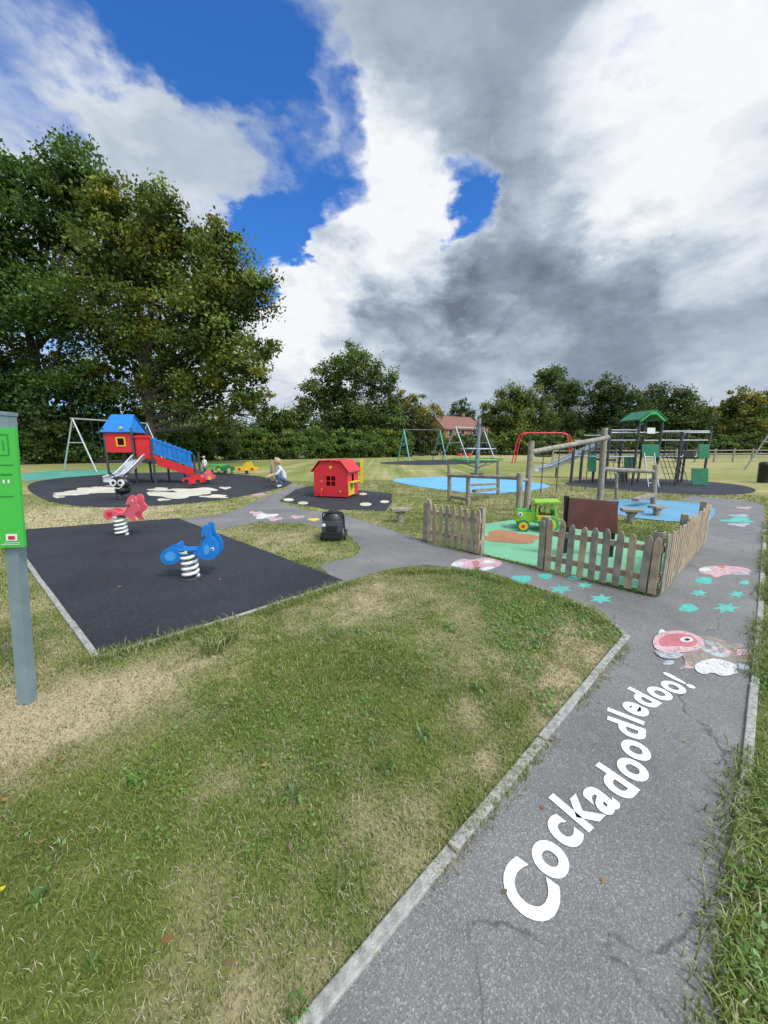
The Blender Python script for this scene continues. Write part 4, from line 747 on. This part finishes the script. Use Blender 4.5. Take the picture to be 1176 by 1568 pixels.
tot+=tree('hawthorn_tree',52,[(635,622,22),(655,640,20),(622,645,24),(660,660,18),(610,610,14)],640,.2,((.07,.09,.022),(.17,.17,.045)),.3,1.0)
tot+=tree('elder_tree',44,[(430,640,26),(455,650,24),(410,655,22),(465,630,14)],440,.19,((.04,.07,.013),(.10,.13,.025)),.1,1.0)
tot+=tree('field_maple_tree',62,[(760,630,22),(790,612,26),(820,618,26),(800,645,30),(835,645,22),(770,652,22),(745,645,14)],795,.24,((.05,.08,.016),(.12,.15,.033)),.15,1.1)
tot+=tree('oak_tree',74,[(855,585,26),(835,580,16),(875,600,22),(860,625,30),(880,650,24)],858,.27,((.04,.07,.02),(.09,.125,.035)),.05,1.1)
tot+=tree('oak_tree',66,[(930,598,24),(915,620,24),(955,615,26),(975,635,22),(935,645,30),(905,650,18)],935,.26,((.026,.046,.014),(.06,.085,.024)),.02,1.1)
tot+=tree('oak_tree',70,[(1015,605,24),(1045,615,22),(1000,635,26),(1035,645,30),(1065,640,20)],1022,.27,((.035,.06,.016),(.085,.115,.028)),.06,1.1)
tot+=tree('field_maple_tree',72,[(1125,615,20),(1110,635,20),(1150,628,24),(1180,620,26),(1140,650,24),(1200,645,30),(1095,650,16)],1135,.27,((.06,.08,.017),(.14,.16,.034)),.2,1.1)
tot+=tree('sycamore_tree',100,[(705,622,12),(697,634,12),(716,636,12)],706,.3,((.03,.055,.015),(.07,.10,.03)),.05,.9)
hl=[]; A=Vector((-46,22,0)); Bq=Vector((2.5,46,0))
for i in range(78):
    t=i/77; c=A.lerp(Bq,t); hl.append((Vector((c.x,c.y,1.0)),1.25)); 
    if random.random()<.8: hl.append((Vector((c.x,c.y+.5,1.9+random.random()*.5)),1.0))
tot+=tree_w('boundary_hedge',hl,None,.14,((.04,.075,.015),(.105,.155,.032)),.08,.8)
hl=[]
for i in range(70):
    x=3+i*1.6; y=52+.1*i; hl.append((Vector((x,y,.9)),1.5)); hl.append((Vector((x+.5,y+.8,1.8+random.random()*.7)),1.2))
tot+=tree_w('boundary_hedge',hl,None,.2,((.035,.06,.015),(.085,.125,.03)),.1,.8)
hl=[]
for i in range(90):
    a=math.radians(-75+150*i/89); R_=125+random.uniform(-12,12); x=R_*math.sin(a);y=R_*math.cos(a); r=random.uniform(4,6.5); hl.append((Vector((x,y,3.2)),r)); hl.append((Vector((x+random.uniform(-3,3),y,6+random.uniform(-1,1.5))),r*.65))
tot+=tree_w('distant_trees',hl,None,.55,((.035,.055,.022),(.08,.105,.04)),.1,.9)
hl=[]
for i in range(14): hl.append((Vector((-24-i*3.2,33-i*.9,3.0+random.random())),3.0))
tot+=tree_w('understorey_shrubs',hl,None,.22,((.018,.035,.010),(.04,.07,.018)),.02,.8)
# ------------------------------------------------ houses beyond the park
def house(name,x,y,w,d,e,r_,rz):
    b=B(name); b.box((x,y,e/2),(w,d,e),BRICK)
    for s in(-1,1): b.prism([(x-w/2-.3,y+s*(d/2+.35),e-.2),(x+w/2+.3,y+s*(d/2+.35),e-.2),(x+w/2+.3,y,r_),(x-w/2-.3,y,r_)],(0,0,.15),TILE)
    for s in(-1,1): b.prism([(x+s*(w/2),y-d/2,e),(x+s*(w/2),y+d/2,e),(x+s*(w/2),y,r_-.1)],(-s*.2,0,0),BRICK)
    b.box((x+w*.3,y,r_+.3),(.7,.7,1.4),BRICK)
    for i in range(3):
        for z in(1.5,4.2): b.box((x-w/3+i*w/3,y-d/2-.03,z),(1.3,.08,1.2),WHT); b.box((x-w/3+i*w/3,y-d/2-.08,z),(1.1,.04,1.0),GLASS)
    b.build(rot=rz,piv=(x,y,0))
q=at(693,640,95); house('brick_house',q.x,95,11,8,5.0,8.0,.5); q=at(728,645,100); house('brick_house',q.x,103,8,8,4.6,7.6,-.3)
# ------------------------------------------------ camera
cam=bpy.data.cameras.new('camera'); cam.sensor_fit='VERTICAL'; cam.sensor_height=36; cam.sensor_width=27; cam.lens=36*F/1568; cam.clip_start=.05; cam.clip_end=6000
co_=bpy.data.objects.new('camera',cam); co_.location=(0,0,H); co_.rotation_euler=(math.pi/2-PIT,0,0); S.collection.objects.link(co_); S.camera=co_
# ------------------------------------------------ sun and sky
SE,SR=math.radians(52),math.radians(130)  # azimuth clockwise from +Y : behind right
sd=Vector((math.sin(SR)*math.cos(SE),math.cos(SR)*math.cos(SE),math.sin(SE)))
sun=bpy.data.lights.new('sun','SUN'); sun.energy=2.5; sun.angle=math.radians(9); sun.color=(1,.95,.87)
so=bpy.data.objects.new('sun',sun); so.rotation_euler=sd.to_track_quat('Z','Y').to_euler(); S.collection.objects.link(so)
w=bpy.data.worlds.new('World'); S.world=w; w.use_nodes=True; nt=w.node_tree; N=nt.nodes; L=nt.links; N.clear()
w.cycles.sampling_method='MANUAL'; w.cycles.sample_map_resolution=512
out=N.new('ShaderNodeOutputWorld'); bg=N.new('ShaderNodeBackground'); sky=N.new('ShaderNodeTexSky'); sky.sky_type='NISHITA'; sky.sun_disc=False; sky.sun_elevation=SE; sky.sun_rotation=SR; sky.dust_density=.4; sky.ozone_density=2.0
tc=N.new('ShaderNodeTexCoord'); DIR=tc.outputs['Generated']
def MA(op,a,b_=None,c_=None,clamp=False):
    n=N.new('ShaderNodeMath'); n.operation=op; n.use_clamp=clamp
    for i,x in enumerate((a,b_,c_)):
        if x is None: continue
        if isinstance(x,(int,float)): n.inputs[i].default_value=x
        else: L.new(x,n.inputs[i])
    return n.outputs[0]
def SM(x,a,b_,o0=0.0,o1=1.0):
    n=N.new('ShaderNodeMapRange'); n.interpolation_type='SMOOTHSTEP'; L.new(x,n.inputs[0]); n.inputs[1].default_value=a; n.inputs[2].default_value=b_; n.inputs[3].default_value=o0; n.inputs[4].default_value=o1; return n.outputs[0]
def VA(op,a,b_):
    n=N.new('ShaderNodeVectorMath'); n.operation=op
    for i,x in enumerate((a,b_)):
        if isinstance(x,(tuple,list,Vector)): n.inputs[i].default_value=tuple(x)
        elif isinstance(x,(int,float)): n.inputs['Scale'].default_value=x
        else: L.new(x,n.inputs[i])
    return n
def NO(vec,sc,det,ro,dist=0,color=False):
    n=N.new('ShaderNodeTexNoise'); L.new(vec,n.inputs['Vector']); n.inputs['Scale'].default_value=sc; n.inputs['Detail'].default_value=det; n.inputs['Roughness'].default_value=ro; n.inputs['Distortion'].default_value=dist; return n.outputs['Color' if color else 'Fac']
sp=N.new('ShaderNodeSeparateXYZ'); L.new(DIR,sp.inputs[0])
zz=MA('ADD',MA('MAXIMUM',sp.outputs[2],0.0),.5)
cb=N.new('ShaderNodeCombineXYZ'); L.new(MA('DIVIDE',sp.outputs[0],zz),cb.inputs[0]); L.new(MA('DIVIDE',sp.outputs[1],zz),cb.inputs[1]); L.new(MA('MULTIPLY',sp.outputs[2],1.3),cb.inputs[2]); PV=cb.outputs[0]
warp=VA('SUBTRACT',NO(PV,3.2,6,.6,0,True),(.5,.5,.5)).outputs[0]
PW=VA('ADD',PV,VA('SCALE',warp,.16).outputs[0]).outputs[0]
WD=VA('NORMALIZE',VA('ADD',DIR,VA('SCALE',warp,.36).outputs[0]).outputs[0],(0,0,0)).outputs[0]
def blobs(lst,vec=None):
    acc=None
    for u,v,deg,wt in lst:
        d=Vector(ray(u,v)).normalized(); dt=VA('DOT_PRODUCT',vec or WD,d).outputs['Value']
        s=SM(dt,math.cos(math.radians(deg)),1.0,0,wt); acc=s if acc is None else MA('ADD',acc,s)
    return acc
cov=blobs([(285,40,10,-.42),(380,110,8,-.36),(190,10,7,-.28),(20,65,8,-.38),(455,335,8,-.50),(412,385,7,-.52),(335,300,6,-.28),(500,190,6,-.22),(545,225,5,-.18),(690,310,5,-.42),(705,350,4.5,-.34),(965,45,7,-.34),(1000,92,5,-.30),(460,40,6,-.15),
 (820,150,22,.18),(1020,300,24,.30),(600,420,11,.35),(850,500,24,.35),(500,500,10,.3),(470,560,12,.35),(100,150,12,.2),(250,190,10,.25),(340,235,9,.2),(610,290,6,.26),(640,80,10,.15),(600,590,14,.3),(1150,560,16,.3)])
n0=NO(PW,2.1,9,.58,0)
den=MA('ADD',MA('MULTIPLY_ADD',n0,1.35,-.51),cov)
cover=SM(den,-.12,.26)
off=VA('ADD',PW,(.035,-.02,.06)).outputs[0]
n1_=NO(off,2.1,7,.58,0)
litk=MA('ADD',blobs([(600,360,18,1.9),(480,500,14,1.2),(1040,280,18,.9),(760,500,12,.5)]),.75)
lit=MA('MULTIPLY',MA('SUBTRACT',n0,n1_),litk)
bri=blobs([(620,285,9,.26),(590,370,11,.28),(480,460,10,.28),(450,560,12,.26),(990,190,14,.28),(1060,340,13,.28),(1130,400,8,.15),(740,478,3.5,.25),(1100,90,14,.16),(770,560,9,.16),(600,575,10,.12),(90,190,14,.10),(950,250,8,.1),(1080,590,12,.16),(800,600,12,.10),(250,200,10,.06),
 (860,500,18,-.27),(740,130,16,-.06),(680,530,9,-.14),(1000,500,13,-.14),(1160,480,8,-.08),(860,20,9,-.08),(780,380,9,-.10)])
n3=NO(PW,2.3,6,.48,0)
edge=SM(den,.0,.45,.12,-.04)
br=MA('ADD',MA('ADD',MA('ADD',MA('MULTIPLY_ADD',n3,.50,.30),lit),bri),edge,clamp=False)
cr=N.new('ShaderNodeValToRGB'); e=cr.color_ramp.elements; e[0].position=.10; e[0].color=(.16,.195,.25,1); e[1].position=1; e[1].color=(.93,.95,.98,1)
k=e.new(.34); k.color=(.27,.33,.42,1); k=e.new(.56); k.color=(.46,.54,.64,1); k=e.new(.80); k.color=(.76,.81,.87,1)
L.new(br,cr.inputs['Fac'])
# cloud brightness raised around the unseen sun behind the viewer, added as soft fill
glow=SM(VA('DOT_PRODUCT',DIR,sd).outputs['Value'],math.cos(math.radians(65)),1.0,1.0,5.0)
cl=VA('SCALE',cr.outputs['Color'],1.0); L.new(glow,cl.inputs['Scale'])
skyc=VA('MULTIPLY',sky.outputs['Color'],(.044,.112,.20)).outputs[0]
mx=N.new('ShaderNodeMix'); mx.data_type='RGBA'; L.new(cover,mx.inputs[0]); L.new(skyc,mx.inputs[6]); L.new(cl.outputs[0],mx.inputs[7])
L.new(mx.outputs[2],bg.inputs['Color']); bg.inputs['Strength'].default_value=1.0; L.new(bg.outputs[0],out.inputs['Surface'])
print('leaves',tot,'grass',len(P)//3)
